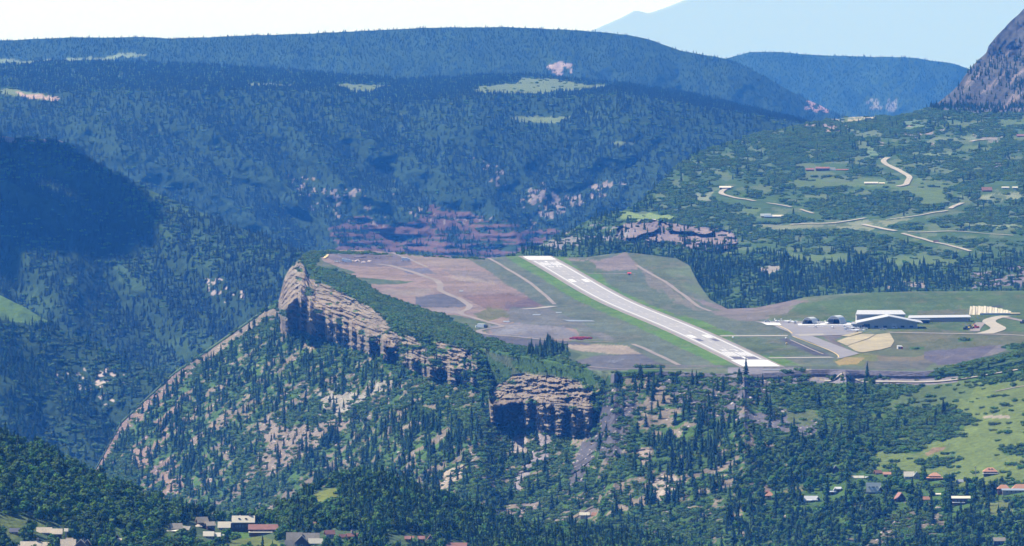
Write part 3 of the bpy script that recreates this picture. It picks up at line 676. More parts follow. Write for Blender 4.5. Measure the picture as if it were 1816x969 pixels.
for pts, col in [([(1405, 318), (1440, 312), (1500, 316), (1590, 318), (1640, 316), (1690, 322), (1740, 318), (1700, 330), (1660, 345), (1620, 350), (1600, 335), (1540, 330), (1480, 332), (1420, 335), (1390, 325)], MEA),
                 ([(1590, 332), (1650, 330), (1680, 350), (1690, 362), (1630, 366), (1640, 350)], MEA), ([(1530, 262), (1545, 258), (1560, 275), (1550, 285), (1532, 278)], (0.10, 0.15, 0.07)),
                 ([(1592, 215), (1640, 212), (1640, 228), (1600, 232)], (0.10, 0.145, 0.07)), ([(1460, 205), (1500, 201), (1562, 203), (1550, 216), (1500, 218), (1465, 212)], (0.24, 0.22, 0.14)),
                 ([(1385, 450), (1440, 452), (1510, 448), (1510, 462), (1460, 466), (1420, 462), (1400, 466)], MEA), ([(1570, 458), (1640, 450), (1700, 462), (1695, 472), (1640, 468), (1590, 472)], MEA),
                 ([(1280, 296), (1310, 294), (1312, 300), (1282, 302)], MEA), ([(1340, 293), (1370, 290), (1365, 298)], MEA), ([(1100, 376), (1150, 378), (1200, 384), (1190, 392), (1120, 392), (1100, 386)], (0.14, 0.19, 0.06)),
                 ([(1740, 345), (1830, 340), (1830, 350), (1770, 358), (1735, 356)], (0.15, 0.17, 0.09)), ([(1700, 262), (1760, 258), (1750, 268), (1690, 270)], MEA), ([(1760, 215), (1830, 205), (1830, 222), (1770, 226)], MEA),
                 ([(1330, 400), (1420, 398), (1540, 392), (1620, 388), (1560, 402), (1540, 412), (1480, 406), (1340, 408)], (0.15, 0.165, 0.09)), ([(1312, 372), (1350, 366), (1345, 382), (1320, 384)], MEA), ([(1230, 345), (1265, 340), (1262, 358), (1235, 360)], (0.13, 0.15, 0.09)),
                 ([(1650, 245), (1740, 240), (1730, 250), (1640, 256)], (0.11, 0.14, 0.075)), ([(1350, 475), (1380, 470), (1375, 485), (1345, 484)], (0.2, 0.18, 0.15)),
                 ([(1630, 272), (1690, 268), (1690, 276), (1640, 280)], (0.11, 0.15, 0.07)), ([(1700, 395), (1800, 398), (1800, 404), (1700, 402)], (0.13, 0.16, 0.08)), ([(1500, 230), (1560, 232), (1570, 245), (1520, 246)], (0.09, 0.12, 0.06))]:
    s.paint(pts, col, 0, 0, 0.0007, j=1.0)
gn = fbm(s.PX / 30, s.PY / 7, o=4, seed=112)
m = (gn > 0.24) & (s.PY > 205) & (s.PY < 450) & ~lc; s.col[m] = (0.078, 0.105, 0.042); s.ds[m] = 0.0012
m = (gn < -0.42) & (s.PY > 215) & (s.PX > 1500) & (s.PY < 300); s.col[m] = (0.21, 0.18, 0.16); s.ds[m] = 0.003
s.col[band] = np.array((0.18, 0.145, 0.14)) * (1 + 0.2 * fbm(s.PX / 8, s.PY / 3, o=2, seed=9)[band][:, None]); s.ds[band] = 0.001; s.dc[band] = 0.001
for pts in ([(1075, 432), (1120, 428), (1300, 440), (1310, 455), (1260, 460), (1180, 450), (1080, 448)],):
    m = poly_mask(s.PX, s.PY, pts, s.jx, s.jy); s.dc[m] = 0.011
m = poly_mask(s.PX, s.PY, [(1420, 218), (1500, 218), (1520, 232), (1430, 240)], s.jx, s.jy) & (gn > 0); s.col[m] = (0.18, 0.15, 0.13); s.ds[m] = 0.004
m = poly_mask(s.PX, s.PY, [(1720, 485), (1830, 470), (1830, 516), (1730, 512)], s.jx, s.jy) & (gn > -0.1); s.col[m] = (0.15, 0.13, 0.13); s.dc[m] = 0.003
m = poly_mask(s.PX, s.PY, [(900, 440), (1060, 395), (1140, 400), (1100, 430), (940, 450)], s.jx, s.jy) & (gn > 0.12); s.col[m] = (0.16, 0.15, 0.14); s.dc[m] = 0.003; s.db[m] = .003
m = poly_mask(s.PX, s.PY, [(1530, 500), (1640, 498), (1640, 512), (1530, 512)], s.jx, s.jy) & (gn > 0.05); s.col[m] = (0.17, 0.15, 0.13)
pk = s.PY < np.interp(s.PX, [1600, 1640, 1700, 1816, 2004], [180, 192, 200, 202, 205]) + 3 * gn
pk &= s.PX > 1615
streak = fbm((s.PX + 0.9 * s.PY) / 9, (s.PY - s.PX * 0.4) / 42, o=4, seed=121)
s.col[pk] = (np.array((0.070, 0.070, 0.062)) * (1 + 0.7 * streak[..., None]))[pk]
s.dc[pk] = 0.006; s.ds[pk] = 0.0
lt = pk & (streak > 0.33); s.col[lt] = (0.165, 0.135, 0.115); s.dc[lt] = 0.0005
up = pk & (s.PY < 110); s.dc[up] = 0.0035
cn = fbm(s.X / 30, s.D / 120, o=3, seed=132); s.dc *= np.where(cn > 0.0, 1.6, 0.45)
SIDE = s

# ================= canyon walls beyond
def wall_sheet(name, x0, x1, dx, crestpts, Dpts, ybot, slope, rows, seed, amp, crestn=2.0, plateau=None):
    cols = np.arange(x0, x1, dx)
    crest = cv(crestpts, cols) + crestn * fbm(cols / 25, cols * 0, o=3, seed=seed)
    Dt = cv(Dpts, cols)
    v = np.linspace(0, 1, rows)[:, None]
    if plateau:
        edge_ = cv(plateau['edge'], cols); edge_ = np.maximum(edge_, crest + 3)
        De = cv(plateau['D'], cols)
        PY = ybot * (1 - v) + edge_[None] * v
        k0 = (edge_ + 123) / F; D = (De * (slope + k0))[None] / (slope + (PY + 123) / F)
        v2 = np.linspace(0, 1, plateau['rows'] + 1)[1:, None]
        PY2 = edge_[None] * (1 - v2) + crest[None] * v2; D2 = De[None] + (Dt - De)[None] * v2
        n1 = rows; PY = np.vstack([PY, PY2]); D = np.vstack([D, D2]); v = np.vstack([v, np.ones((plateau['rows'], 1))])
    else:
        PY = ybot * (1 - v) + crest[None] * v
        k0 = (crest + 123) / F; D = (Dt * (slope + k0))[None] / (slope + (PY + 123) / F)
        n1 = rows
    s = Sheet(name, cols, PY, D)
    w_ = np.clip((1 - v) * 6, 0, 1)
    rid = 1 - 2 * np.abs(fbm((s.X * 1.0 + (s.D - 12000) * 0.25) / (amp * 4.0), s.Z / (amp * 14) + s.X / (amp * 30), o=4, seed=seed + 5))
    s.D += w_ * (-amp * 0.9 * rid + amp * 0.35 * fbm(s.X / 60, s.Z / 40, o=4, seed=seed + 6))
    wl_ = 1 - ss(780, 1000, s.PX); fade = 1 if plateau is None else np.clip((1 - v) * 3, 0, 1)
    for sgn, ww in ((1.0, 0.75 * wl_), (-1.0, 0.30 * (1 - wl_))):
        q_ = (s.X + sgn * 1.5 * s.Z) / (170.0 if name == 'back' else 120.0) + 0.7 * fbm(s.X / 300, s.Z / 200, o=3, seed=seed + 60)
        rd = 1 - np.abs(2 * (q_ - np.floor(q_)) - 1); kd = 0.5 + 0.5 * vnoise(s.X / 260, s.Z / 180, seed=seed + 61)
        if slope > .3: s.D += w_ * (-1.25 * amp * rd * (0.3 + kd)) * ww * fade
    if plateau: s.Z[n1:] += 2.5 * fbm(s.X[n1:] / 200, s.D[n1:] / 600, o=3, seed=seed)
    s.reproj()
    zc = s.Z[-1]; dcv = s.D[-1]; extra = [(80, 20), (500, 150), (1200, 500)]
    s.D = np.vstack([s.D] + [dcv + a for a, b in extra]); s.Z = np.vstack([s.Z] + [zc - b for a, b in extra])
    s.R = s.D.shape[0]; s.PX = np.broadcast_to(cols, s.D.shape).copy(); s.reproj()
    for k in ('dc', 'dd', 'ds', 'db'): setattr(s, k, np.zeros(s.D.shape))
    s.col = np.zeros(s.D.shape + (3,)); s.col[:] = (0.022, 0.042, 0.014)
    s.jit(12, 5, 18, seed)
    s.n1 = n1
    s.dc[:] = 0.017; s.ds[:] = 0.0025
    return s
BACK = wall_sheet('back', -160, 1560, 3.0,
    [(-160, 106), (0, 112), (200, 108), (400, 118), (600, 132), (700, 140), (800, 138), (870, 132), (950, 134), (1100, 148), (1200, 163), (1300, 186), (1420, 214), (1560, 280)],
    [(-160, 16500), (1560, 16000)], 500, 0.50, 130, 201, 90, 1.5,
    {'edge': [(-160, 165), (0, 168), (200, 162), (440, 160), (600, 165), (700, 185), (840, 168), (1000, 175), (1100, 168), (1250, 190), (1420, 220), (1560, 290)], 'D': [(-160, 14600), (1560, 14200)], 'rows': 40})
s = BACK
nz = fbm(s.PX / 70, s.PY / 40, o=3, seed=211)
s.dc[nz > 0.1] = 0.024; s.dc[nz < -0.25] = 0.011
pl = np.arange(s.R)[:, None] + 0 * s.PY >= s.n1
s.dc[pl] = 0.006; s.ds[pl] = 0.003; s.col[pl] = (0.032, 0.055, 0.022)
BM = (0.10, 0.13, 0.05)
for pts in ([(835, 168), (850, 155), (910, 150), (930, 138), (985, 140), (1030, 150), (1095, 152), (1060, 160), (960, 166), (900, 168)], [(585, 152), (640, 149), (690, 152), (660, 162), (620, 168), (612, 160)],
            [(440, 148), (515, 150), (515, 154), (445, 153)], [(895, 208), (960, 206), (1015, 208), (985, 218), (930, 218)], [(0, 155), (100, 172), (90, 180), (0, 166)], [(-60, 108), (80, 108), (60, 114), (-60, 116)],
            [(1150, 155), (1230, 158), (1220, 162), (1150, 160)], [(1080, 250), (1130, 256), (1100, 262)]):
    s.paint(pts, BM, 0, 0, 0.0002, j=0.7)
s.paint([(30, 164), (105, 174), (100, 180), (40, 172)], (0.30, 0.22, 0.17), 0, 0, 0)
dec = (nz + 0.8 * fbm(s.PX / 14, s.PY / 7, o=3, seed=215)) > 0.85
s.col[dec] = (0.045, 0.07, 0.022)
RED = np.array((0.092, 0.056, 0.050)); st = fbm(s.PX / 80, s.PY / 3.2, o=3, seed=221); sp = fbm(s.PX / 13, s.PY / 10, o=3, seed=222)
m = poly_mask(s.PX, s.PY, [(590, 405), (640, 385), (700, 400), (740, 390), (760, 365), (820, 372), (870, 388), (930, 395), (1000, 400), (1000, 470), (590, 470)], s.jx * 1.5, s.jy * 1.5)
m2 = m & ((1.1 * st + 0.6 * sp) > -0.12); s.col[m2] = (RED * (1 + 0.35 * st[..., None]))[m2]; s.dc[m2] = 0.002; s.ds[m2] = 0.001
s.D -= m * 10 * st
TN = np.array((0.19, 0.16, 0.145))
for pts, th in [([(915, 345), (960, 325), (990, 330), (985, 360), (950, 375), (925, 365)], -0.1), ([(1030, 335), (1075, 322), (1112, 325), (1080, 350), (1040, 350)], 0.1), ([(960, 115), (1015, 110), (1015, 135), (975, 132)], -0.1),
                ([(690, 340), (760, 380), (880, 385), (860, 400), (760, 395), (700, 370)], 0.25), ([(470, 300), (640, 330), (700, 400), (600, 400), (540, 360)], 0.38), ([(940, 375), (1000, 345), (1060, 345), (1000, 380), (930, 410)], 0.05), ([(840, 280), (900, 300), (900, 330), (870, 330)], 0.4)]:
    m = poly_mask(s.PX, s.PY, pts, s.jx, s.jy) & (sp + .9 * fbm(s.PX / 4, s.PY / 6, o=2, seed=77) > th + .12); s.col[m] = (TN * (1 + 0.3 * st[..., None]))[m]; s.dc[m] = 0.0015; s.ds[m] = 0
s.reproj()
SPUR = wall_sheet('spur', -160, 760, 2.6,
    [(-160, 236), (0, 242), (100, 248), (130, 258), (180, 292), (255, 332), (330, 366), (420, 402), (520, 436), (600, 474), (760, 560)],
    [(-160, 11300), (200, 11100), (760, 10400)], 860, 0.42, 170, 301, 75)
s = SPUR
nz = fbm(s.PX / 60, s.PY / 50, o=3, seed=311)
s.dc[:] = 0.017; s.dc[nz > 0.1] = 0.024; s.ds[nz < -0.2] = 0.012; s.dc[nz < -0.2] = 0.013
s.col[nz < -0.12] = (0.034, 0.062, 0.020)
sp = fbm(s.PX / 10, s.PY / 8, o=3, seed=312)
for pts, th in [([(290, 315), (340, 325), (330, 350), (300, 345)], 0.15), ([(370, 480), (440, 520), (400, 560), (370, 530)], 0.35), ([(0, 244), (110, 246), (110, 254), (0, 254)], 0.0)]:
    m = poly_mask(s.PX, s.PY, pts, s.jx, s.jy) & (sp > th); s.col[m] = (0.30, 0.25, 0.23); s.dc[m] = 0.002
LOW = wall_sheet('low', -160, 560, 2.6,
    [(-160, 498), (0, 523), (50, 548), (100, 578), (150, 600), (230, 640), (300, 664), (340, 705), (400, 765), (560, 880)],
    [(-160, 9500), (200, 9300), (560, 8950)], 980, 0.42, 150, 401, 60)
s = LOW
nz = fbm(s.PX / 50, s.PY / 40, o=3, seed=411)
s.dc[:] = 0.008; s.dc[nz > 0.0] = 0.018; s.ds[nz < -0.1] = 0.018; s.dc[nz < -0.1] = 0.008
s.paint([(-60, 515), (35, 520), (45, 545), (100, 572), (105, 578), (40, 575), (-60, 560)], (0.075, 0.13, 0.03), 0, 0, 0.0004)
sp = fbm(s.PX / 10, s.PY / 8, o=3, seed=412)
m = poly_mask(s.PX, s.PY, [(90, 655), (200, 650), (260, 700), (180, 720), (100, 690)], s.jx, s.jy) & (sp > 0.35); s.col[m] = (0.30, 0.25, 0.22); s.dc[m] = 0.002

def ridge(name, x0, x1, dx, crestpts, Dc_, ybot, slope, rows, seed, amp, col, dc):
    s = wall_sheet(name, x0, x1, dx, crestpts, [(x0, Dc_), (x1, Dc_)], ybot, slope, rows, seed, amp, 1.0)
    s.col[:] = np.array(col) * (1 + 0.25 * fbm(s.PX / 40, s.PY / 12, o=4, seed=seed + 9))[..., None]; s.dc[:] = dc; s.ds[:] = 0
    return s
FAR = ridge('far', -200, 1620, 3.2, [(-200, 76), (0, 72), (120, 67), (250, 66), (300, 69), (420, 64), (560, 59), (700, 53), (780, 49), (900, 48), (1000, 53), (1060, 57), (1120, 63), (1160, 73), (1210, 91), (1290, 105), (1330, 121), (1400, 161), (1460, 190), (1520, 216), (1620, 250)],
            19500, 290, 0.22, 80, 501, 160, (0.022, 0.042, 0.014), 0.011)
s = FAR; sp = fbm(s.PX / 8, s.PY / 6, o=3, seed=512)
s.paint([(-100, 108), (80, 106), (200, 100), (250, 94), (260, 97), (200, 106), (90, 114), (-100, 120)], (0.13, 0.17, 0.09), 0.0005)
m = poly_mask(s.PX, s.PY, [(968, 118), (990, 110), (1016, 112), (1014, 134), (990, 136)]) & (sp > -0.15); s.col[m] = (0.25, 0.20, 0.19); s.dc[m] = 0.0005
m = poly_mask(s.PX, s.PY, [(1425, 180), (1460, 178), (1470, 200), (1430, 200)]) & (sp > 0.1); s.col[m] = (0.30, 0.2, 0.2); s.dc[m] = 0.0005
FARR = ridge('farr', 1160, 2004, 3.2, [(1160, 170), (1250, 125), (1290, 104), (1330, 93), (1380, 92), (1450, 98), (1560, 101), (1620, 103), (1690, 113), (1720, 123), (1800, 150), (2004, 200)],
             26000, 320, 0.22, 50, 601, 200, (0.022, 0.042, 0.014), 0.008)
s = FARR; sp = fbm(s.PX / 7, s.PY / 5, o=3, seed=612)
m = poly_mask(s.PX, s.PY, [(1535, 178), (1590, 174), (1590, 196), (1540, 198)]) & (sp > 0.1); s.col[m] = (0.13, 0.13, 0.12); s.dc[m] = 0.004
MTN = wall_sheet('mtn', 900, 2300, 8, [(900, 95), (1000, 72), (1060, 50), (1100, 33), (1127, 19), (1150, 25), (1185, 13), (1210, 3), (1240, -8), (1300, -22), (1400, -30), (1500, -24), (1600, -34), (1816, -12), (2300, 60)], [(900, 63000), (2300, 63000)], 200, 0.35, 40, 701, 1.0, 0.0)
MTN.D[:-3] = 61000 + (MTN.Z[:-3] + 1500) * 2.8
for _k, _a in ((-3, 150), (-2, 600), (-1, 1400)): MTN.D[_k] = MTN.D[-4] + _a
MTN.reproj()
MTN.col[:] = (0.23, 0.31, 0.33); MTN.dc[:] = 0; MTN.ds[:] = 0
# ------------------------------------------------------------------ build the terrain meshes
FORE.build('foreground_hill', M['terrain'], 'wooded foreground hills with a village on their near side')
MESA.build('mesa', M['terrain'], 'flat topped mesa with layered cliffs and the airfield on top', flat=FLAT_ROCK)
SIDE.build('hillside', M['far_terrain'], 'brushy hillside with meadows and rocky peak beyond the airfield')
BACK.build('canyon_wall', M['far_terrain'], 'blue hazy canyon wall with red cliffs at its foot')
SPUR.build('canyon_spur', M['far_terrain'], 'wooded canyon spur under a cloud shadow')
LOW.build('valley_slope', M['far_terrain'], 'wooded valley slope with a small bright meadow')
FAR.build('far_ridge', M['far_terrain'], 'long flat far ridge on the skyline')
FARR.build('far_hill', M['far_terrain'], 'pale blue far hill on the skyline')
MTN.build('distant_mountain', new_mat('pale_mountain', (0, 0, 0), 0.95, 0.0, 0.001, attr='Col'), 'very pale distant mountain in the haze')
gx = np.linspace(-34000, 34000, 69); gy = np.linspace(-2500, 66000, 70)
GX, GY = np.meshgrid(gx, gy)
GZ = -1010.0 - (GX ** 2 + GY ** 2) / (2 * 6.37e6) + 8 * fbm(GX / 3000, GY / 3000, o=3, seed=801)
gm = bpy.data.meshes.new('ground'); gi = np.arange(GX.size).reshape(GX.shape)
gm.from_pydata(np.stack([GX, GY, GZ], -1).reshape(-1, 3).tolist(), [], np.stack([gi[:-1, :-1], gi[:-1, 1:], gi[1:, 1:], gi[1:, :-1]], -1).reshape(-1, 4).tolist())
link('ground', gm, None, new_mat('valley_floor', (0.05, 0.07, 0.035), 0.95, 0.3, 0.002))
tag(bpy.data.objects['ground'], 'green valley floor far below the ridges', kind='structure')
zmin = float(GZ.min())
hz = MB().box(-34800, 34800, -3200, 66800, zmin - 60, 60.0).build('haze', None)
tag(hz, 'thin blue mountain haze over the whole valley', kind='stuff')
hm = bpy.data.materials.new('haze_air'); hm.use_nodes = True; n = hm.node_tree; n.nodes.clear()
ho = n.nodes.new('ShaderNodeOutputMaterial'); hv = n.nodes.new('ShaderNodeVolumePrincipled')
hv.inputs['Color'].default_value = (*HAZE_COLOR, 1); hv.inputs['Density'].default_value = HAZE_DENSITY
hv.inputs['Absorption Color'].default_value = (1, 1, 1, 1); hv.inputs['Anisotropy'].default_value = 0.0
n.links.new(hv.outputs[0], ho.inputs['Volume']); hz.data.materials.clear(); hz.data.materials.append(hm)

# ------------------------------------------------------------------ trees
def mesh_of(vs, fs, name, mat):
    m = bpy.data.meshes.new(name); m.from_pydata(vs, [], fs); m.materials.append(mat); m.update(); return m
def conifer_mesh(seed, H=13.0, R=2.3, layers=10, br=9):
    r = random.Random(seed); vs, fs = [], []
    for k in range(layers):
        t = k / (layers - 1); z = 1.0 + (H - 1.6) * t
        rad = R * (1 - t) ** 0.8 * r.uniform(0.8, 1.12) + 0.18
        a0 = r.uniform(0, 6.28); b = max(5, int(br * (1 - 0.35 * t)))
        for j in range(b):
            if r.random() < 0.10: continue
            a = a0 + 6.283 * j / b + r.uniform(-.25, .25); q = rad * r.uniform(0.7, 1.2); w_ = 6.283 / b * 0.62
            n0 = len(vs); lift = H / layers * 0.95
            vs += [(0, 0, z + lift), (q * math.cos(a), q * math.sin(a), z - lift * r.uniform(.25, .75)),
                   (q * .62 * math.cos(a + w_), q * .62 * math.sin(a + w_), z + lift * .05), (q * .62 * math.cos(a - w_), q * .62 * math.sin(a - w_), z + lift * .05), (0, 0, z - lift * .3)]
            fs += [(n0, n0 + 2, n0 + 1), (n0, n0 + 1, n0 + 3), (n0 + 4, n0 + 1, n0 + 2), (n0 + 4, n0 + 3, n0 + 1)]
    n0 = len(vs); vs += [(0, 0, H + .5), (.3, 0, H - 1.5), (-.15, .26, H - 1.5), (-.15, -.26, H - 1.5)]; fs += [(n0, n0 + 1, n0 + 2), (n0, n0 + 2, n0 + 3), (n0, n0 + 3, n0 + 1)]
    return vs, fs
def leafy_mesh(seed, lumps, nl, leaf):
    """lumps: (x, y, z, rx, rz); nl leaf faces each"""
    r = random.Random(seed); vs, fs = [], []
    for (x, y, z, rx, rz) in lumps:
        for _ in range(nl):
            while True:
                d = Vector((r.gauss(0, 1), r.gauss(0, 1), r.gauss(0.25, 1)))
                if d.length > .1: break
            d.normalize(); q = r.uniform(.72, 1.08)
            p = Vector((x + d.x * rx * q, y + d.y * rx * q, z + d.z * rz * q))
            nrm = (d + Vector((r.uniform(-.6, .6), r.uniform(-.6, .6), r.uniform(-.2, .7)))).normalized()
            u = nrm.cross(Vector((0.3, 0.1, 1))).normalized(); v_ = nrm.cross(u); l = leaf * r.uniform(.6, 1.3); an = r.uniform(0, 6.28)
            u, v_ = u * math.cos(an) + v_ * math.sin(an), v_ * math.cos(an) - u * math.sin(an)
            n0 = len(vs); vs += [tuple(p + u * l), tuple(p + v_ * l * .8), tuple(p - u * l), tuple(p - v_ * l * .8)]
            fs.append((n0, n0 + 1, n0 + 2, n0 + 3))
        # shaded inner mass
        n0 = len(vs); k = 0.72
        for (a, b, c) in ((0, 0, 1), (1, 0, 0), (0, 1, 0), (-1, 0, 0), (0, -1, 0), (0, 0, -1)): vs.append((x + a * rx * k, y + b * rx * k, z + c * rz * k))
        fs += [(n0, n0 + 1, n0 + 2), (n0, n0 + 2, n0 + 3), (n0, n0 + 3, n0 + 4), (n0, n0 + 4, n0 + 1), (n0 + 5, n0 + 2, n0 + 1), (n0 + 5, n0 + 3, n0 + 2), (n0 + 5, n0 + 4, n0 + 3), (n0 + 5, n0 + 1, n0 + 4)]
    return vs, fs
def aspen_lumps(seed, H=9.5, R=2.6):
    r = random.Random(seed); L = [(0, 0, H * .62, R * .8, H * .30)]
    for k in range(6):
        a = k * 1.05 + r.uniform(-.3, .3); L.append((R * .6 * math.cos(a), R * .6 * math.sin(a), H * r.uniform(.38, .82), R * r.uniform(.38, .58), H * r.uniform(.12, .2)))
    return L
def brush_lumps(seed):
    r = random.Random(seed); L = []
    for k in range(7): L.append((r.uniform(-4.2, 4.2), r.uniform(-2.6, 2.6), r.uniform(.9, 1.9), r.uniform(1.6, 2.7), r.uniform(1.1, 1.9)))
    return L
def trunk_mesh(name, H, r0, mat, limbs=4, seed=0):
    r = random.Random(seed); b = MB().tube([(0, 0, -1.5), (0, 0, H * .5), (0, 0, H)], [r0, r0 * .7, r0 * .15], 6)
    for k in range(limbs):
        a = r.uniform(0, 6.28); z = H * r.uniform(.25, .7); l = H * .2
        b.tube([(0, 0, z), (l * math.cos(a), l * math.sin(a), z + l * .6)], [r0 * .35, r0 * .08], 4)
    m = b.me(name); m.materials.append(mat); return m
NV = 4
KIND = {}
KIND['c'] = dict(crown=[mesh_of(*conifer_mesh(i, 12.0 + (i % 3), 2.5 + .25 * i, 10 + i % 2), 'conifer_crown', M['conifer']) for i in range(NV)],
                 trunk=[trunk_mesh('conifer_trunk', 12, .28, M['bark'], 3, i) for i in range(NV)])
KIND['d'] = dict(crown=[mesh_of(*leafy_mesh(20 + i, aspen_lumps(i), 46, .62), 'aspen_crown', M['aspen']) for i in range(NV)],
                 trunk=[trunk_mesh('aspen_trunk', 8, .2, M['pale_bark'], 5, i) for i in range(NV)])
KIND['s'] = dict(crown=[mesh_of(*leafy_mesh(40 + i, brush_lumps(i), 34, .62), 'brush_foliage', M['brush']) for i in range(NV)], trunk=None)
def boulder(seed):
    r = random.Random(seed); bm = bmesh.new(); bmesh.ops.create_icosphere(bm, subdivisions=1, radius=1.3)
    for v_ in bm.verts: v_.co = Vector((v_.co.x * r.uniform(.7, 1.4), v_.co.y * r.uniform(.7, 1.2), v_.co.z * r.uniform(.5, .9)))
    m = bpy.data.meshes.new('boulder'); bm.to_mesh(m); bm.free(); m.materials.append(M['rock']); return m
KIND['b'] = dict(crown=[boulder(i) for i in range(NV)], trunk=None)
SRC = {}
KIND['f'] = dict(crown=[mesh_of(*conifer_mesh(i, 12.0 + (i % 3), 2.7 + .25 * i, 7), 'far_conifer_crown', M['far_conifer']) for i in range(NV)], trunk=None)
for k, dct in KIND.items():
    SRC[k] = []
    for i, me in enumerate(dct['crown']):
        o = bpy.data.objects.new('source_' + k, me)       # not linked to the scene: only the forests read it
        SRC[k].append(o)
# silhouettes of nearer ground, for leaving out what nothing shows
def sil(*sheets):
    def f(px):
        r = np.full(np.shape(px), 2000.0)
        for sh in sheets:
            y = sh.run[-1]
            r = np.minimum(r, np.interp(px, sh.cols, y, left=2000, right=2000))
        return r
    return f
# ------------------------------------------------------------------ airfield
print('airfield...')
def rc(v):                                   # runway centre at distance v (metres from the near end)
    D = 6450 + v; return 197.4 - 0.0822 * (D - 6576), D
UX, UY = 1 / math.hypot(1, .0822), .0822 / math.hypot(1, .0822)
def rpt(u, v, lift):
    x, D = rc(v); x += u * UX; D += u * UY
    return (x, D, zp(x, D) + 0.25 + lift)
def strip(name, u0, u1, v0, v1, lift, mat, parent, step=20.0, n=None):
    n = n or max(1, int(math.ceil((v1 - v0) / step))); b = MB()
    vs = []; 
    for i in range(n + 1):
        v = v0 + (v1 - v0) * i / n; vs += [rpt(u0, v, lift), rpt(u1, v, lift)]
    b.add(vs, [(2 * i, 2 * i + 1, 2 * i + 3, 2 * i + 2) for i in range(n)])
    return b.build(name, mat, parent)
def slab(name, u0, u1, v0, v1, lift, mat, step=20.0):
    n = int((v1 - v0) / step); vs = []; fs = []
    for i in range(n + 1):
        v = v0 + (v1 - v0) * i / n; a = rpt(u0, v, lift); c = rpt(u1, v, lift)
        vs += [(a[0] - .5, a[1], a[2] - 1.2), a, c, (c[0] + .5, c[1], c[2] - 1.2)]
    for i in range(n):
        for q in range(3): fs.append((4 * i + q, 4 * i + q + 1, 4 * i + q + 5, 4 * i + q + 4))
    m = bpy.data.meshes.new(name); m.from_pydata(vs, [], fs); o = link(name, m, None, mat); return o
VE = 2215
rw_ = slab('runway', -18.5, 18.5, -4, VE, 0.0, M['shoulder']); tag(rw_, 'long pale runway with white markings', kind='structure')
strip('runway_asphalt', -14.5, 14.5, 0, VE - 4, 0.10, M['asphalt'], rw_)
for u in (-12.4, 11.0): strip('edge_line', u + .1, u + 1.5, 112, 2090, 0.18, M['white_paint'], rw_)
strip('end_pad', -15.5, 15.5, 2, 98, 0.2, M['white_paint'], rw_); strip('end_pad', -15.5, 15.5, 2118, 2196, 0.2, M['white_paint'], rw_)
strip('seal_patch', -10.8, 10.9, 114, 150, 0.14, M['dark_asphalt'], rw_)
rr = random.Random(5)
for v0, v1 in ((160, 222), (1990, 2052)):
    for k in range(8):
        u = -9.6 + k * 2.55 + (0.8 if k > 3 else -.3)
        strip('threshold_stripe', u, u + 1.55, v0 + rr.uniform(-6, 6), v1 + rr.uniform(-6, 6), 0.18, M['white_paint'], rw_)
SEG = {'2': 'abged', '7': 'abc', '0': 'abcdef', '9': 'abcdfg'}
def digit(ch, uc, v0, h, wdt, flip):
    b = MB(); t = 1.5; tv = h * .17
    box = {'a': (-wdt, wdt, h - tv, h), 'd': (-wdt, wdt, 0, tv), 'g': (-wdt, wdt, h / 2 - tv / 2, h / 2 + tv / 2), 'b': (wdt - t, wdt, h / 2, h), 'c': (wdt - t, wdt, 0, h / 2), 'f': (-wdt, -wdt + t, h / 2, h), 'e': (-wdt, -wdt + t, 0, h / 2)}
    for q, sg in enumerate(SEG[ch]):
        a, c, e, f = box[sg]
        if flip: a, c, e, f = -c, -a, h - f, h - e
        l = .2 + .004 * q
        b.add([rpt(uc + a, v0 + e, l), rpt(uc + c, v0 + e, l), rpt(uc + c, v0 + f, l), rpt(uc + a, v0 + f, l)], [(0, 1, 2, 3)])
    b.build('runway_number', M['white_paint'], rw_)
digit('2', -4.2, 236, 30, 2.6, False); digit('7', 4.2, 236, 30, 2.6, False)
digit('0', 4.2, 1946, 30, 2.6, True); digit('9', -4.2, 1946, 30, 2.6, True)
strip('centre_mark', -1.3, 1.3, 116, 150, .22, M['white_paint'], rw_); strip('centre_mark', -1.3, 1.3, 2058, 2085, .22, M['white_paint'], rw_)
v = 275
k = 0
while v < 1935:
    strip('centre_dash', -.55, .55, v, v + 30, .17, M['worn_white'], rw_); v += 56; k += 1
for u in (-9.5, 4.6):
    strip('aiming_block', u, u + 5.2, 468, 520, .18, M['white_paint'], rw_); strip('aiming_block', u, u + 5.2, 1650, 1705, .18, M['white_paint'], rw_)
    strip('rubber_patch', u + .3, u + 5.0, 405, 450, .14, M['dark_asphalt'], rw_)

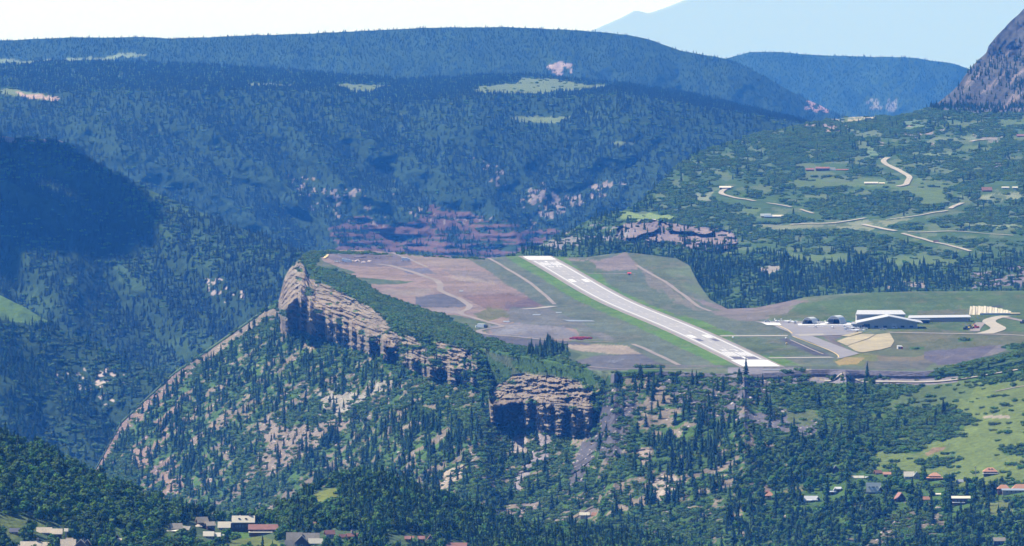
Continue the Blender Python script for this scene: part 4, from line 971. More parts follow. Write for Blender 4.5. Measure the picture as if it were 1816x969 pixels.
LINES = []
def drape_ribbon(name, pts, width, sheet, mat, label=None, lift=0.35, step=6.0, kind='structure', parent=None, cross=4):
    """a ribbon of ground laid along map points on one sheet of terrain"""
    P = [sheet.at(*p) for p in pts]; Q = []; LINES.append((sheet.name, [(a, b + 3) for a, b in pts], 17 if sheet.name == 'side' else 8))
    for a, b in zip(P[:-1], P[1:]):
        n = max(1, int((b - a).length / step))
        for i in range(n): Q.append(a.lerp(b, i / n))
    Q.append(P[-1])
    X = np.array([q.x for q in Q]); Y = np.array([q.y for q in Q]); kk = min(9, len(Q) // 2 * 2 - 1)
    if kk >= 3: X = smooth(X, kk); Y = smooth(Y, kk)
    T = np.gradient(np.stack([X, Y], 1), axis=0); T /= np.maximum(np.linalg.norm(T, axis=1, keepdims=True), 1e-6)
    vs = []; fs = []
    for i in range(len(X)):
        wd = width[0] + (width[1] - width[0]) * i / len(X) if isinstance(width, tuple) else width
        zc = []
        for j in range(cross + 1):
            o = (j / cross - .5) * wd; x = X[i] - T[i, 1] * o; y = Y[i] + T[i, 0] * o
            zc.append((x, y, sheet.zat(x, y)))
        m = max(z for _, _, z in zc) * .6 + .4 * sum(z for _, _, z in zc) / len(zc)
        vs += [(x, y, max(z, m - .4) + lift) for x, y, z in zc]
    w_ = cross + 1
    for i in range(len(X) - 1):
        for j in range(cross): fs.append((i * w_ + j, i * w_ + j + 1, (i + 1) * w_ + j + 1, (i + 1) * w_ + j))
    m = bpy.data.meshes.new(name); m.from_pydata(vs, [], fs); o = link(name, m, parent, mat)
    if label: tag(o, label, kind=kind)
    return o

def drape_poly(name, pts, sheet, mat, label=None, lift=0.35, kind='structure', parent=None, thick=0.0):
    P = [sheet.at(*p) for p in pts]
    bm = bmesh.new(); vv = [bm.verts.new((p.x, p.y, 0)) for p in P]; bm.faces.new(vv)
    bmesh.ops.triangulate(bm, faces=bm.faces)
    for _ in range(5):
        ed = [e for e in bm.edges if e.calc_length() > 14]
        if not ed: break
        bmesh.ops.subdivide_edges(bm, edges=ed, cuts=1); bmesh.ops.triangulate(bm, faces=bm.faces)
    for v_ in bm.verts: v_.co.z = sheet.zat(v_.co.x, v_.co.y) + lift
    if sum(f.normal.z for f in bm.faces) < 0: bmesh.ops.reverse_faces(bm, faces=bm.faces)
    m = bpy.data.meshes.new(name); bm.to_mesh(m); bm.free(); o = link(name, m, parent, mat)
    if label: tag(o, label, kind=kind)
    return o
ap = drape_poly('apron', [(1338, 571), (1352, 574), (1372, 578), (1384, 584), (1400, 590), (1405, 596), (1440, 597), (1502, 594.5), (1524, 588), (1532, 576), (1524, 570), (1496, 573), (1420, 574), (1392, 570)], MESA, M['apron'], 'grey aircraft apron before the arched hangars', .3)
drape_poly('concrete_pad', [(1350, 573), (1382, 573.4), (1386, 577.6), (1360, 577.4)], MESA, M['white_paint'], None, .42, parent=ap)
drape_poly('concrete_pad', [(1414, 575), (1515, 573.6), (1513, 577), (1416, 578)], MESA, M['white_paint'], None, .42, parent=ap)
drape_poly('concrete_pad', [(1408, 594), (1460, 592.6), (1462, 595.4), (1420, 597)], MESA, M['concrete'], None, .42, parent=ap)
tx = drape_ribbon('taxiway', [(1262, 596.5), (1330, 596), (1385, 596), (1412, 596)], 20, MESA, M['concrete'], 'pale cross taxiway from the runway to the apron', .26)
tx = drape_ribbon('taxiway', [(1348, 635.5), (1420, 635), (1492, 634)], 15, MESA, M['concrete'], 'pale cross taxiway near the runway end', .26)
tx = drape_poly('taxiway', [(1402, 596), (1440, 596.5), (1478, 611), (1524, 628), (1492, 636), (1484, 637), (1486, 631), (1470, 622), (1436, 607)], MESA, M['apron'], 'grey slanting taxiway below the straw matting', .34)
drape_ribbon('yellow_line', [(1404, 597), (1436, 609), (1470, 622), (1486, 630), (1488, 636)], 0.8, MESA, M['yellow_paint'], None, .50, parent=tx)
drape_ribbon('yellow_line', [(1378, 577.5), (1396, 585), (1406, 593)], 0.8, MESA, M['yellow_paint'], None, .46, parent=ap)
drape_ribbon('grass_line', [(1400, 603), (1440, 621), (1462, 630)], 1.4, MESA, M['concrete'], None, .46, parent=tx)
mt = []
for pts, lab in (([(1484, 606), (1500, 600), (1528, 593), (1552, 594), (1540, 601), (1510, 611), (1502, 614)], 'pale straw matting on the bank, upper left piece'),
                 ([(1503, 615), (1512, 611), (1541, 602), (1554, 594), (1578, 592), (1586, 606), (1580, 616), (1562, 621), (1530, 626), (1518, 624)], 'large pale straw matting on the bank above the ochre patch'),
                 ([(1491, 596.5), (1524, 589), (1531, 590), (1505, 598)], 'small pale straw matting strip beside the apron')):
    tag(drape_poly('straw_matting', pts, MESA, M['tan_mat'], None, .45), lab, 'matting', 'straw erosion matting by the apron')
# tracks and roads
TR = M['dirt_track']
drape_ribbon('dirt_track', [(662, 468), (690, 471), (735, 484), (775, 498), (782, 506), (779, 515), (800, 525), (815, 530), (834, 543), (829, 550), (818, 553), (817, 558), (850, 567), (880, 576), (897, 579), (880, 582), (852, 585), (846, 589), (870, 595), (930, 599), (972, 604), (1060, 607), (1110, 608)], (7.5, 5), MESA, TR, 'pale dirt track winding across the bare plateau', .3)
drape_ribbon('dirt_track', [(866, 458), (900, 478), (940, 502), (968, 525), (984, 541)], 4, MESA, TR, 'straight dirt track along the edge of the grass', .3)
drape_ribbon('dirt_track', [(918, 549.5), (950, 548), (985, 543)], 10, MESA, M['concrete'], 'short pale strip of track beside the brown field', .3)
drape_ribbon('dirt_track', [(694, 448), (730, 462), (760, 476)], 4, MESA, TR, 'dirt track beside the rubble yard', .3)
drape_ribbon('dirt_track', [(1030, 485.5), (1070, 486), (1115, 486), (1140, 487)], 7, MESA, TR, 'dirt track leading to the red hut', .3)
drape_ribbon('dirt_track', [(1128, 470), (1150, 484), (1180, 500), (1210, 522), (1240, 545), (1262, 553)], 4, MESA, TR, 'dirt track curving along the wooded gully', .3)
drape_ribbon('dirt_track', [(1120, 610), (1150, 622), (1206, 649)], 4.5, MESA, TR, 'pale track down to the corner of the plateau', .3)
drape_ribbon('dirt_track', [(1010, 657), (1100, 656), (1200, 654), (1260, 656)], 5, MESA, TR, 'pale perimeter track along the brink of the plateau', .3)
drape_ribbon('gravel_road', [(1446, 674.5), (1462, 676), (1530, 677), (1600, 678.5), (1660, 677), (1720, 671), (1770, 663), (1830, 653), (1880, 645)], (9, 6.5), MESA, M['gravel'], 'gravel road below the dark embankment', .4)
drape_ribbon('gravel_road', [(1560, 590), (1610, 591), (1700, 592.5), (1750, 593), (1800, 595), (1880, 598)], 9, MESA, M['concrete'], 'pale road along the foot of the green rise', .4)
drape_ribbon('gravel_road', [(1744, 593), (1762, 588), (1773, 583), (1764, 578), (1751, 570), (1760, 565), (1790, 560)], (16, 11), MESA, M['gravel'], 'pale gravel road bending up the green rise', .4)
drape_ribbon('gravel_road', [(1776, 562), (1800, 567), (1830, 572)], 8, MESA, TR, 'dirt spur road at the right of the green rise', .4)
drape_ribbon('gravel_road', [(1740, 572), (1730, 584), (1728, 589)], 9, MESA, TR, 'short dirt ramp beside the excavators', .4)
drape_ribbon('dirt_track', [(1754, 697), (1775, 693), (1800, 688), (1830, 684)], 3, MESA, TR, 'faint path across the sloping meadow', .5)
GV = M['gravel']
for pts, wd, lab in (([(1584, 333), (1606, 331), (1614, 315), (1598, 305), (1582, 298), (1568, 291), (1566, 284), (1578, 280)], 9, 'pale S shaped hillside road among the meadows'),
                     ([(1302, 331), (1290, 334), (1276, 342), (1282, 348), (1310, 353), (1338, 357), (1342, 359)], 8, 'pale hairpin road below the lone cabin'),
                     ([(1352, 360), (1390, 365), (1408, 370)], 6, 'pale road leading down to the farm buildings'), ([(1416, 371), (1446, 381)], 5, 'short stretch of pale road right of the farm lane'),
                     ([(1390, 401), (1440, 398), (1500, 394), (1516, 390), (1545, 386)], 7, 'long straight pale hillside road'), ([(1528, 398), (1550, 404), (1580, 410), (1596, 412)], 8, 'pale road dipping past the lower brush'),
                     ([(1596, 412), (1660, 412), (1740, 415), (1810, 420)], 5, 'level pale road across the hillside brush'), ([(1596, 414), (1640, 426), (1690, 438), (1725, 448)], 6, 'faint dirt road slanting down the hillside'),
                     ([(1720, 253), (1727, 250), (1760, 247)], 7, 'short pale bend of road high on the hillside'), ([(1684, 372), (1692, 366), (1710, 360)], 8, 'small pale bend of road at the meadow edge'),
                     ([(1560, 392), (1620, 386), (1684, 374)], 5, 'thin pale road rising to the meadow')):
    drape_ribbon('hillside_road', pts, wd * 0.85, SIDE, GV, lab, 1.1, 8.0)

# ------------------------------------------------------------------ buildings
def sc_at(sheet, px, py):
    p = sheet.at(px, py); return p, p.y / F            # metres per map pixel there
def gable(w, d, h, rise, over, t=.35, axis='x'):
    """roof as a thick folded plate; ridge along axis"""
    b = MB(); W, Dd = (w, d) if axis == 'x' else (d, w)
    hw = W / 2 + over; hd = Dd / 2 + over; k = rise / (Dd / 2); e = h - over * k; top = h + rise
    pr = [(-hd, e), (0, top), (hd, e), (hd, e + t), (0, top + t * 1.15), (-hd, e + t)]
    if axis == 'x':
        n = 6; vs = [(-hw, y, z) for y, z in pr] + [(hw, y, z) for y, z in pr]
    else:
        n = 6; vs = [(y, -hw, z) for y, z in pr] + [(y, hw, z) for y, z in pr]
    fs = [(0, 1, 4, 5), (1, 2, 3, 4), (6, 11, 10, 7), (7, 10, 9, 8)] + [(i, i + n, (i + 1) % n + n, (i + 1) % n) for i in range(n)]
    return b.add(vs, fs)
def walls(w, d, h, rise, axis, z0=-4.0, kind='gable'):
    b = MB(); x, y = w / 2, d / 2
    if kind != 'gable' or rise <= 0: return b.box(-x, x, -y, y, z0, h)
    if axis == 'x':
        vs = [(-x, -y, z0), (-x, y, z0), (-x, y, h), (-x, 0, h + rise), (-x, -y, h), (x, -y, z0), (x, y, z0), (x, y, h), (x, 0, h + rise), (x, -y, h)]
    else:
        vs = [(-x, y, z0), (x, y, z0), (x, y, h), (0, y, h + rise), (-x, y, h), (-x, -y, z0), (x, -y, z0), (x, -y, h), (0, -y, h + rise), (-x, -y, h)]
    return b.add(vs, [(0, 1, 2, 3, 4), (9, 8, 7, 6, 5), (0, 5, 6, 1), (1, 6, 7, 2), (2, 7, 8, 3), (3, 8, 9, 4), (4, 9, 5, 0)])
def hip(w, d, h, rise, over, t=.3):
    x, y = w / 2 + over, d / 2 + over; r = max(0, (w - d) / 2)
    vs = [(-x, -y, h - .2), (x, -y, h - .2), (x, y, h - .2), (-x, y, h - .2), (-r, 0, h + rise), (r, 0, h + rise), (-x, -y, h - .2 - t), (x, -y, h - .2 - t), (x, y, h - .2 - t), (-x, y, h - .2 - t)]
    return MB().add(vs, [(0, 1, 5, 4), (1, 2, 5), (2, 3, 4, 5), (3, 0, 4), (0, 6, 7, 1), (1, 7, 8, 2), (2, 8, 9, 3), (3, 9, 6, 0), (6, 9, 8, 7)])
def shed(w, d, h, rise, over, t=.3):
    x, y = w / 2 + over, d / 2 + over
    return MB().add([(-x, -y, h), (x, -y, h), (x, y, h + rise), (-x, y, h + rise), (-x, -y, h + t), (x, -y, h + t), (x, y, h + rise + t), (-x, y, h + rise + t)],
                    [(0, 3, 2, 1), (4, 5, 6, 7), (0, 1, 5, 4), (1, 2, 6, 5), (2, 3, 7, 6), (3, 0, 4, 7)])
def xf(me, dx, dy, dz, yaw): me.transform(Matrix.Translation((dx, dy, dz)) @ Matrix.Rotation(yaw, 4, 'Z')); return me
def house(sheet, px, py, comps, label, cat='house', name='house', group=None, yaw=0.0, sink=0.0, extra=None):
    """comps: dict(w,d,h,rise,kind,axis,dx,dy,dz,yaw,roof,wall,win,chim)  widths in map pixels at the spot, heights too"""
    p, m = sc_at(sheet, px, py); m *= 1.13 if sheet is FORE else 1.06
    e = empty(name, (p.x, p.y, p.z - sink), yaw); tag(e, label, cat, group)
    for c in comps:
        w_, d_, h_, r_ = c['w'] * m, c.get('d', c['w'] * .6) * m, c.get('h', 5) * m, c.get('rise', 4) * m
        kind = c.get('kind', 'gable'); ax = c.get('axis', 'x'); over = c.get('over', .7)
        T = (c.get('dx', 0) * m, c.get('dy', 0) * m, c.get('dz', 0) * m, c.get('yaw', 0))
        wm = M[c.get('wall', 'wood_brown')]; rm = M[c.get('roof', 'shake_tan')]
        wl = walls(w_, d_, h_, r_ if kind == 'gable' else 0, ax, -5 - T[2], kind).me('wall'); link('wall', xf(wl, *T), e, wm)
        rf = {'gable': lambda: gable(w_, d_, h_, r_, over, axis=ax), 'hip': lambda: hip(w_, d_, h_, r_, over), 'shed': lambda: shed(w_, d_, h_, r_, over), 'flat': lambda: MB().box(-w_ / 2 - .3, w_ / 2 + .3, -d_ / 2 - .3, d_ / 2 + .3, h_, h_ + .5)}[kind]()
        ro = link('roof', xf(rf.me('roof'), *T), e, rm)
        nw = c.get('win', 3)
        for k in range(nw):
            x = (k + .5 - nw / 2) * (w_ * .8 / max(nw, 1)); ww = min(1.3, w_ * .22 / max(nw, 1) * 2); z = h_ * .5
            o = link('window', xf(MB().box(x - ww / 2, x + ww / 2, -d_ / 2 - .08, -d_ / 2 + .1, z - .6, z + .7).me('window'), *T), e, M['wall_white'])
            link('pane', xf(MB().box(x - ww / 2 + .15, x + ww / 2 - .15, -d_ / 2 - .14, -d_ / 2 - .02, z - .45, z + .55).me('pane'), *T), o, M['glass'])
        if c.get('chim'):
            x = c['chim'] * w_; link('chimney', xf(MB().box(x - .6, x + .6, -.2, 1.0, h_, h_ + r_ + 2.2).me('chimney'), *T), ro, M['stone'])
        for (du, dv) in c.get('sky', []):
            t_ = dv; k_ = r_ / (d_ / 2); y = -d_ / 2 * (1 - t_); z = h_ + r_ * t_ + .5
            sl = MB().box(du * w_ - .6, du * w_ + .6, y - .6, y + .6, z - .35, z + .12).me('skylight'); link('skylight', xf(sl, *T), ro, M['glass'])
    if extra: extra(e, m)
    wmax = max(abs(c.get('dx', 0)) + c['w'] / 2 for c in comps)
    EXCL.append((sheet.name, px - wmax - 3, px + wmax + 3, py - 14, py + 7))
    return e
VL = 'houses of the village in the foreground trees'
g_ = lambda **k: k
house(FORE, 400, 941, [g_(w=17, d=12, h=6, rise=7, dx=-2, dy=0, roof='roof_pale', wall='wood_dark', win=3), g_(w=33, d=14, h=14, rise=8, dx=28, dy=4, roof='roof_pale', wall='wood_dark', win=5, sky=[(-.2, .5), (.12, .5)], chim=.3), g_(w=12, d=14, h=9, rise=6, dx=13, dy=10, axis='y', roof='shake_tan', wall='wall_tan', win=1), g_(w=14, d=10, h=13, rise=9, dx=22, dy=16, axis='y', roof='roof_pale', wall='wall_tan', win=0)],
      'large house of joined wings with cream roofs and dark timber walls', group=VL)
house(FORE, 358, 936, [g_(w=16, d=9, h=10, rise=6, yaw=.45, roof='shake_tan', wall='wood_dark', win=2), g_(w=13, d=8, h=5, rise=4, dx=13, dy=-6, yaw=.5, roof='shake_tan', wall='wood_dark', win=2), g_(w=9, d=7, h=3, rise=3, dx=-5, dy=-7, kind='hip', roof='shake_tan', wall='wall_tan', win=1)],
      'stepped dark timber house with tilted tan roofs left of the large house', group=VL)
house(FORE, 312, 944, [g_(w=17, d=10, h=7, rise=6, yaw=.35, roof='shake_tan', wall='wall_grey', win=2), g_(w=16, d=9, h=4, rise=4, dx=14, dy=8, yaw=-.4, roof='shake_grey', wall='wall_grey', win=1), g_(w=14, d=6, h=2, rise=2, dx=-5, dy=-9, kind='shed', yaw=-.15, roof='roof_pale', wall='wall_grey', win=0)],
      'grey walled house with two crossed tan roofs on the hilltop edge', group=VL)
house(FORE, 370, 955, [g_(w=14, d=9, h=5, rise=5, roof='roof_pale', wall='wall_white', win=2), g_(w=11, d=8, h=4, rise=4, dx=12, dy=2, roof='roof_pale', wall='wood_dark', win=2), g_(w=4, d=4, h=3, rise=2, dx=21, dy=3, roof='roof_white', wall='wall_white', win=0)],
      'small white house half hidden by trees below the large house', group=VL)
house(FORE, 467, 948, [g_(w=44, d=14, h=9, rise=6, roof='roof_pink', wall='wood_dark', win=5), g_(w=34, d=5, h=3.5, rise=1, dx=-4, dy=-9, kind='shed', roof='roof_pale', wall='wood_brown', win=0)],
      'long house with a pink metal roof and a balcony rail', group=VL)
house(FORE, 90, 950, [g_(w=21, d=11, h=6, rise=6, dx=-10, roof='shake_tan', wall='wood_brown', win=2), g_(w=16, d=12, h=4, rise=6, dx=9, dy=-2, roof='shake_tan', wall='wood_dark', win=1), g_(w=3, d=3, h=8, rise=2, dx=24, dy=4, roof='roof_pale', wall='wall_tan', win=0)],
      'house with two stepped tan shake roofs below the grassy clearing', group=VL)
house(FORE, 55, 974, [g_(w=30, d=12, h=5, rise=6, roof='shake_tan', wall='wood_brown', win=2, chim=.35), g_(w=14, d=11, h=5, rise=5, dx=22, roof='shake_tan', wall='wood_brown', win=1), g_(w=10, d=8, h=3, rise=3, dx=-22, roof='shake_grey', wall='wood_brown', win=1)],
      'tan roofed house cut off by the bottom edge of the picture', group=VL)
house(FORE, 130, 977, [g_(w=21, d=13, h=9, rise=8, dx=-8, roof='shake_tan', wall='wood_brown', win=2), g_(w=17, d=13, h=9, rise=8, dx=12, axis='y', roof='shake_grey', wall='wood_brown', win=1), g_(w=10, d=9, h=11, rise=6, dx=22, dy=3, axis='y', roof='shake_tan', wall='wood_dark', win=0), g_(w=8, d=6, h=14, rise=5, dx=-6, dy=4, roof='shake_tan', wall='wood_brown', win=0)],
      'cluster of many gabled tan and grey roofs with stone chimneys', group=VL)
house(FORE, 208, 962, [g_(w=11, d=13, h=4, rise=8, axis='y', roof='shake_tan', wall='wood_dark', win=1), g_(w=12, d=8, h=3, rise=3, dx=0, dy=-10, roof='shake_tan', wall='wall_white', win=1)],
      'steep dark A shaped house with a pale right roof side', group=VL)
house(FORE, 26, 947, [g_(w=13, d=9, h=4, rise=4, roof='roof_slate', wall='wall_tan', win=2)], 'small grey roofed house under the grassy clearing', group=VL)
house(FORE, 533, 972, [g_(w=22, d=14, h=13, rise=10, dx=-10, dy=8, roof='shake_grey', wall='wood_dark', win=0), g_(w=20, d=13, h=9, rise=10, dx=2, axis='y', roof='shake_grey', wall='wood_dark', win=1), g_(w=24, d=12, h=14, rise=8, dx=16, dy=10, roof='shake_grey', wall='wood_dark', win=0), g_(w=22, d=7, h=9, rise=5, dx=25, roof='roof_pale', wall='wood_dark', win=2), g_(w=16, d=8, h=5, rise=7, dx=-15, dy=-3, roof='shake_grey', wall='wood_brown', win=1)],
      'big house with crossed grey shake roofs and one cream roof', group=VL)
house(FORE, 590, 955, [g_(w=13, d=7, h=8, rise=4, yaw=.3, dx=-5, roof='roof_pink', wall='wall_grey', win=1), g_(w=9, d=6, h=3, rise=3, dx=16, dy=-4, yaw=.5, roof='roof_pink', wall='wood_dark', win=1)],
      'dark house among the trees showing only thin pink roof edges', group=VL)
house(FORE, 627, 956, [g_(w=20, d=7, h=5, rise=3, yaw=.35, roof='roof_pink', wall='wood_dark', win=1, chim=-.1)], 'dark cabin with a slanting pink roof edge', group=VL)
house(FORE, 726, 962, [g_(w=12, d=7, h=6, rise=3, roof='roof_pink', wall='wood_brown', win=1), g_(w=8, d=7, h=6, rise=3, dx=19, roof='roof_pink', wall='wood_brown', win=1), g_(w=11, d=9, h=4, rise=7, dx=33, dy=-3, axis='y', roof='roof_pink', wall='wood_dark', win=0)],
      'row of three small pink roofed wings in the trees', group=VL)
house(FORE, 808, 975, [g_(w=36, d=12, h=5, rise=5, roof='roof_pink', wall='wood_brown', win=3)], 'long pink roofed house at the bottom edge of the picture', group=VL)
house(FORE, 557, 936, [g_(w=3.5, d=3, h=6, rise=2, roof='roof_orange', wall='wall_tan', win=0)], 'tiny tan tower poking out of the forest', cat='tower', name='tower')
VR = 'houses of the hillside village below the mesa'
house(MESA, 1365, 885, [g_(w=12, d=9, h=6, rise=6, kind='hip', roof='roof_orange', wall='wall_tan', win=2), g_(w=5, d=5, h=12, rise=4, dx=-3, dy=4, kind='hip', roof='roof_pink', wall='wood_brown', win=0)], 'small salmon roofed cottage at the left end of the village', group=VR)
house(MESA, 1438, 889, [g_(w=20, d=10, h=3, rise=5, roof='roof_white', wall='wood_dark', win=2), g_(w=11, d=4, h=1.5, rise=1, dx=-5, dy=-7, kind='shed', roof='roof_white', wall='wall_white', win=0), g_(w=7, d=7, h=3, rise=4, dx=12, axis='y', roof='roof_white', wall='wood_dark', win=0)], 'dark cabin with a bright white roof, second house from the left', group=VR)
house(MESA, 1486, 873, [g_(w=5, d=7, h=3, rise=4, dx=-5, axis='y', roof='roof_white', wall='wood_dark', win=0), g_(w=8, d=6, h=6, rise=2, roof='roof_white', wall='wood_dark', win=1), g_(w=5, d=7, h=3, rise=4, dx=6, axis='y', roof='roof_white', wall='wood_dark', win=0), g_(w=8, d=4, h=1.5, rise=1, dx=-9, dy=-10, roof='roof_white', wall='wood_dark', win=0)], 'small house with a white arch shaped roof outline', group=VR)
house(MESA, 1482, 838, [g_(w=11, d=14, h=4, rise=7, axis='y', roof='roof_slate', wall='wood_dark', win=1)], 'steep slate grey gabled barn standing above the village', cat='barn', name='barn', group=None)
house(MESA, 1549, 875, [g_(w=22, d=11, h=5, rise=12, roof='roof_green_pale', wall='wood_dark', win=3, sky=[(-.33, .42), (-.1, .42), (.02, .42), (.26, .42)]), g_(w=7, d=6, h=6, rise=5, dx=12, dy=-3, axis='y', roof='roof_green_pale', wall='wood_dark', win=0)], 'house with a big steep white roof and four skylights', group=VR)
house(MESA, 1521, 849, [g_(w=8, d=4, h=2, rise=2, dx=-5, roof='roof_pale', wall='wood_dark', win=1), g_(w=7, d=4, h=2, rise=2, dx=6, roof='roof_pale', wall='wood_dark', win=1), g_(w=2.5, d=3, h=2, rise=1, dx=15, dy=-4, roof='roof_white', wall='wood_dark', win=0)], 'low house showing two short pale roof strips', group=VR)
house(MESA, 1557, 841, [g_(w=11, d=5, h=3, rise=3, yaw=.5, roof='roof_orange', wall='wood_brown', win=1)], 'small shed with a tilted salmon roof', cat='shed', name='shed')
house(MESA, 1573, 845, [g_(w=11, d=6, h=4, rise=2.5, roof='roof_orange', wall='wood_brown', win=1)], 'small brown cabin with a low salmon roof', group=VR)
house(MESA, 1612, 849, [g_(w=15, d=9, h=5, rise=6, roof='roof_pale', wall='wall_white', win=2)], 'cream roofed house beside a blue grey roofed one', group=VR)
house(MESA, 1626, 849, [g_(w=10, d=8, h=5, rise=6, axis='y', roof='roof_blue', wall='wall_white', win=1)], 'blue grey roofed gabled house right of the cream one', group=VR)
house(MESA, 1596, 889, [g_(w=15, d=12, h=5, rise=9, yaw=.35, axis='y', roof='roof_pink', wall='wood_dark', win=1)], 'dark timber house with a mauve pink pitched roof', group=VR)
house(MESA, 1658, 851, [g_(w=18, d=12, h=7, rise=5, kind='hip', roof='roof_orange', wall='wood_brown', win=3), g_(w=26, d=5, h=3, rise=1, dy=-8, kind='shed', roof='roof_orange', wall='wood_dark', win=3)], 'two tier orange roofed lodge at the meadow edge', group=VR)
house(MESA, 1756, 842, [g_(w=22, d=13, h=6, rise=6, kind='hip', roof='roof_orange', wall='wood_dark', win=3, sky=[(-.1, .5), (.12, .5)]), g_(w=23, d=4, h=2, rise=.6, dy=-8, kind='shed', roof='wall_white', wall='wood_dark', win=0)], 'house with a wide orange hipped roof and white deck', group=VR)
house(MESA, 1703, 856, [g_(w=10, d=5, h=2, rise=2.5, yaw=.4, roof='roof_white', wall='wall_grey', win=0)], 'tiny white roofed hut under a tree', cat='hut', name='hut')
house(MESA, 1704, 894, [g_(w=29, d=9, h=10, rise=2.5, roof='roof_pale', wall='wood_dark', win=4), g_(w=18, d=4, h=2.5, rise=.5, dx=-4, dy=-7, kind='shed', roof='roof_white', wall='wood_brown', win=0)], 'long dark two storey house with a thin cream roof', group=VR)
house(MESA, 1643, 888, [g_(w=9, d=5, h=3, rise=3, roof='roof_orange', wall='wall_tan', win=1)], 'small coral roofed cabin beneath the mauve roofed house', group=VR)
house(MESA, 1662, 879, [g_(w=14, d=4, h=2, rise=1, roof='roof_pale', wall='wall_grey', win=1)], 'low pale roofed shed in the trees', cat='shed', name='shed')
house(MESA, 1797, 874, [g_(w=19, d=10, h=7, rise=6, dx=-16, dy=6, kind='hip', roof='roof_orange', wall='wood_brown', win=2), g_(w=26, d=12, h=7, rise=7, dx=12, dy=6, kind='hip', roof='roof_orange', wall='wood_brown', win=2), g_(w=37, d=7, h=4, rise=2.5, dy=-6, kind='shed', roof='roof_blue', wall='wall_tan', win=4)], 'large lodge with orange roofs above a blue metal roof', group=VR)
house(MESA, 1772, 966, [g_(w=18, d=9, h=7, rise=4, roof='shake_grey', wall='wood_dark', win=2)], 'grey roofed house at the lower right corner', group=VR)
house(MESA, 1045, 916, [g_(w=14, d=6, h=3, rise=3, dx=-8, roof='roof_pale', wall='wall_tan', win=1), g_(w=8, d=5, h=3, rise=3, dx=9, dy=-3, roof='roof_orange', wall='wall_tan', win=1)], 'lone cream and orange roofed cabin in the forest below the cliff')
HS = 'buildings on the far hillside'
house(SIDE, 1286, 336, [g_(w=18, d=7, h=3, rise=2, roof='roof_pale', wall='wood_dark', win=3)], 'low cabin above the hairpin road', group=HS)
house(SIDE, 1465, 303, [g_(w=22, d=6, h=4, rise=2, dx=-6, roof='roof_pink', wall='wood_brown', win=3), g_(w=13, d=5, h=2, rise=2, dx=-27, dy=-4, roof='roof_pink', wall='wood_brown', win=1), g_(w=9, d=4, h=2, rise=3, dx=10, yaw=.3, roof='roof_pale', wall='wood_brown', win=1), g_(w=20, d=4, h=1.5, rise=1, dx=27, dy=-3, roof='roof_pink', wall='wood_brown', win=2)], 'ranch of pink roofed buildings strung along the hillside', group=HS)
house(SIDE, 1545, 327, [g_(w=22, d=4, h=2, rise=1.5, roof='roof_pale', wall='wall_grey', win=3), g_(w=8, d=4, h=1.5, rise=1, dx=18, roof='roof_pale', wall='wood_dark', win=1)], 'long thin pale roofed building on the meadow', group=HS)
house(SIDE, 1362, 386, [g_(w=16, d=6, h=3, rise=3, dx=-4, roof='roof_green_pale', wall='wall_white', win=3), g_(w=18, d=6, h=2, rise=2, dx=16, roof='roof_pale', wall='wall_white', win=2), g_(w=12, d=5, h=2, rise=2, dx=0, dy=-9, roof='roof_blue', wall='wall_grey', win=1)], 'pale green roofed farm buildings near the cliff top', group=HS)
house(SIDE, 1750, 340, [g_(w=16, d=6, h=3, rise=4, yaw=.2, roof='roof_orange', wall='wood_brown', win=1)], 'orange roofed house at the right of the hillside', group=HS)
house(SIDE, 1783, 335, [g_(w=11, d=4, h=2, rise=1, roof='roof_pale', wall='wall_white', win=1), g_(w=8, d=4, h=2, rise=1, dx=16, roof='roof_pale', wall='wall_white', win=1)], 'pair of low white roofed sheds beside the orange roof', group=HS)
house(SIDE, 1110, 366, [g_(w=9, d=5, h=5, rise=2, roof='roof_pink', wall='wood_dark', win=1)], 'tall dark cabin on the wooded cliff shoulder', group=HS)
house(SIDE, 1158, 392, [g_(w=7, d=3, h=1.5, rise=1, roof='roof_pale', wall='wall_white', win=1)], 'tiny white shed on the small bright lawn', cat='shed', name='shed', group=HS)
house(SIDE, 1810, 243, [g_(w=12, d=5, h=2, rise=2, roof='roof_pink', wall='wood_brown', win=1)], 'red brown roofed house high at the right edge', group=HS)
house(SIDE, 1660, 431, [g_(w=7, d=4, h=2, rise=2, roof='wood_dark', wall='wood_dark', win=0)], 'lone dark hut beside the slanting dirt road', cat='hut', name='hut', group=HS)

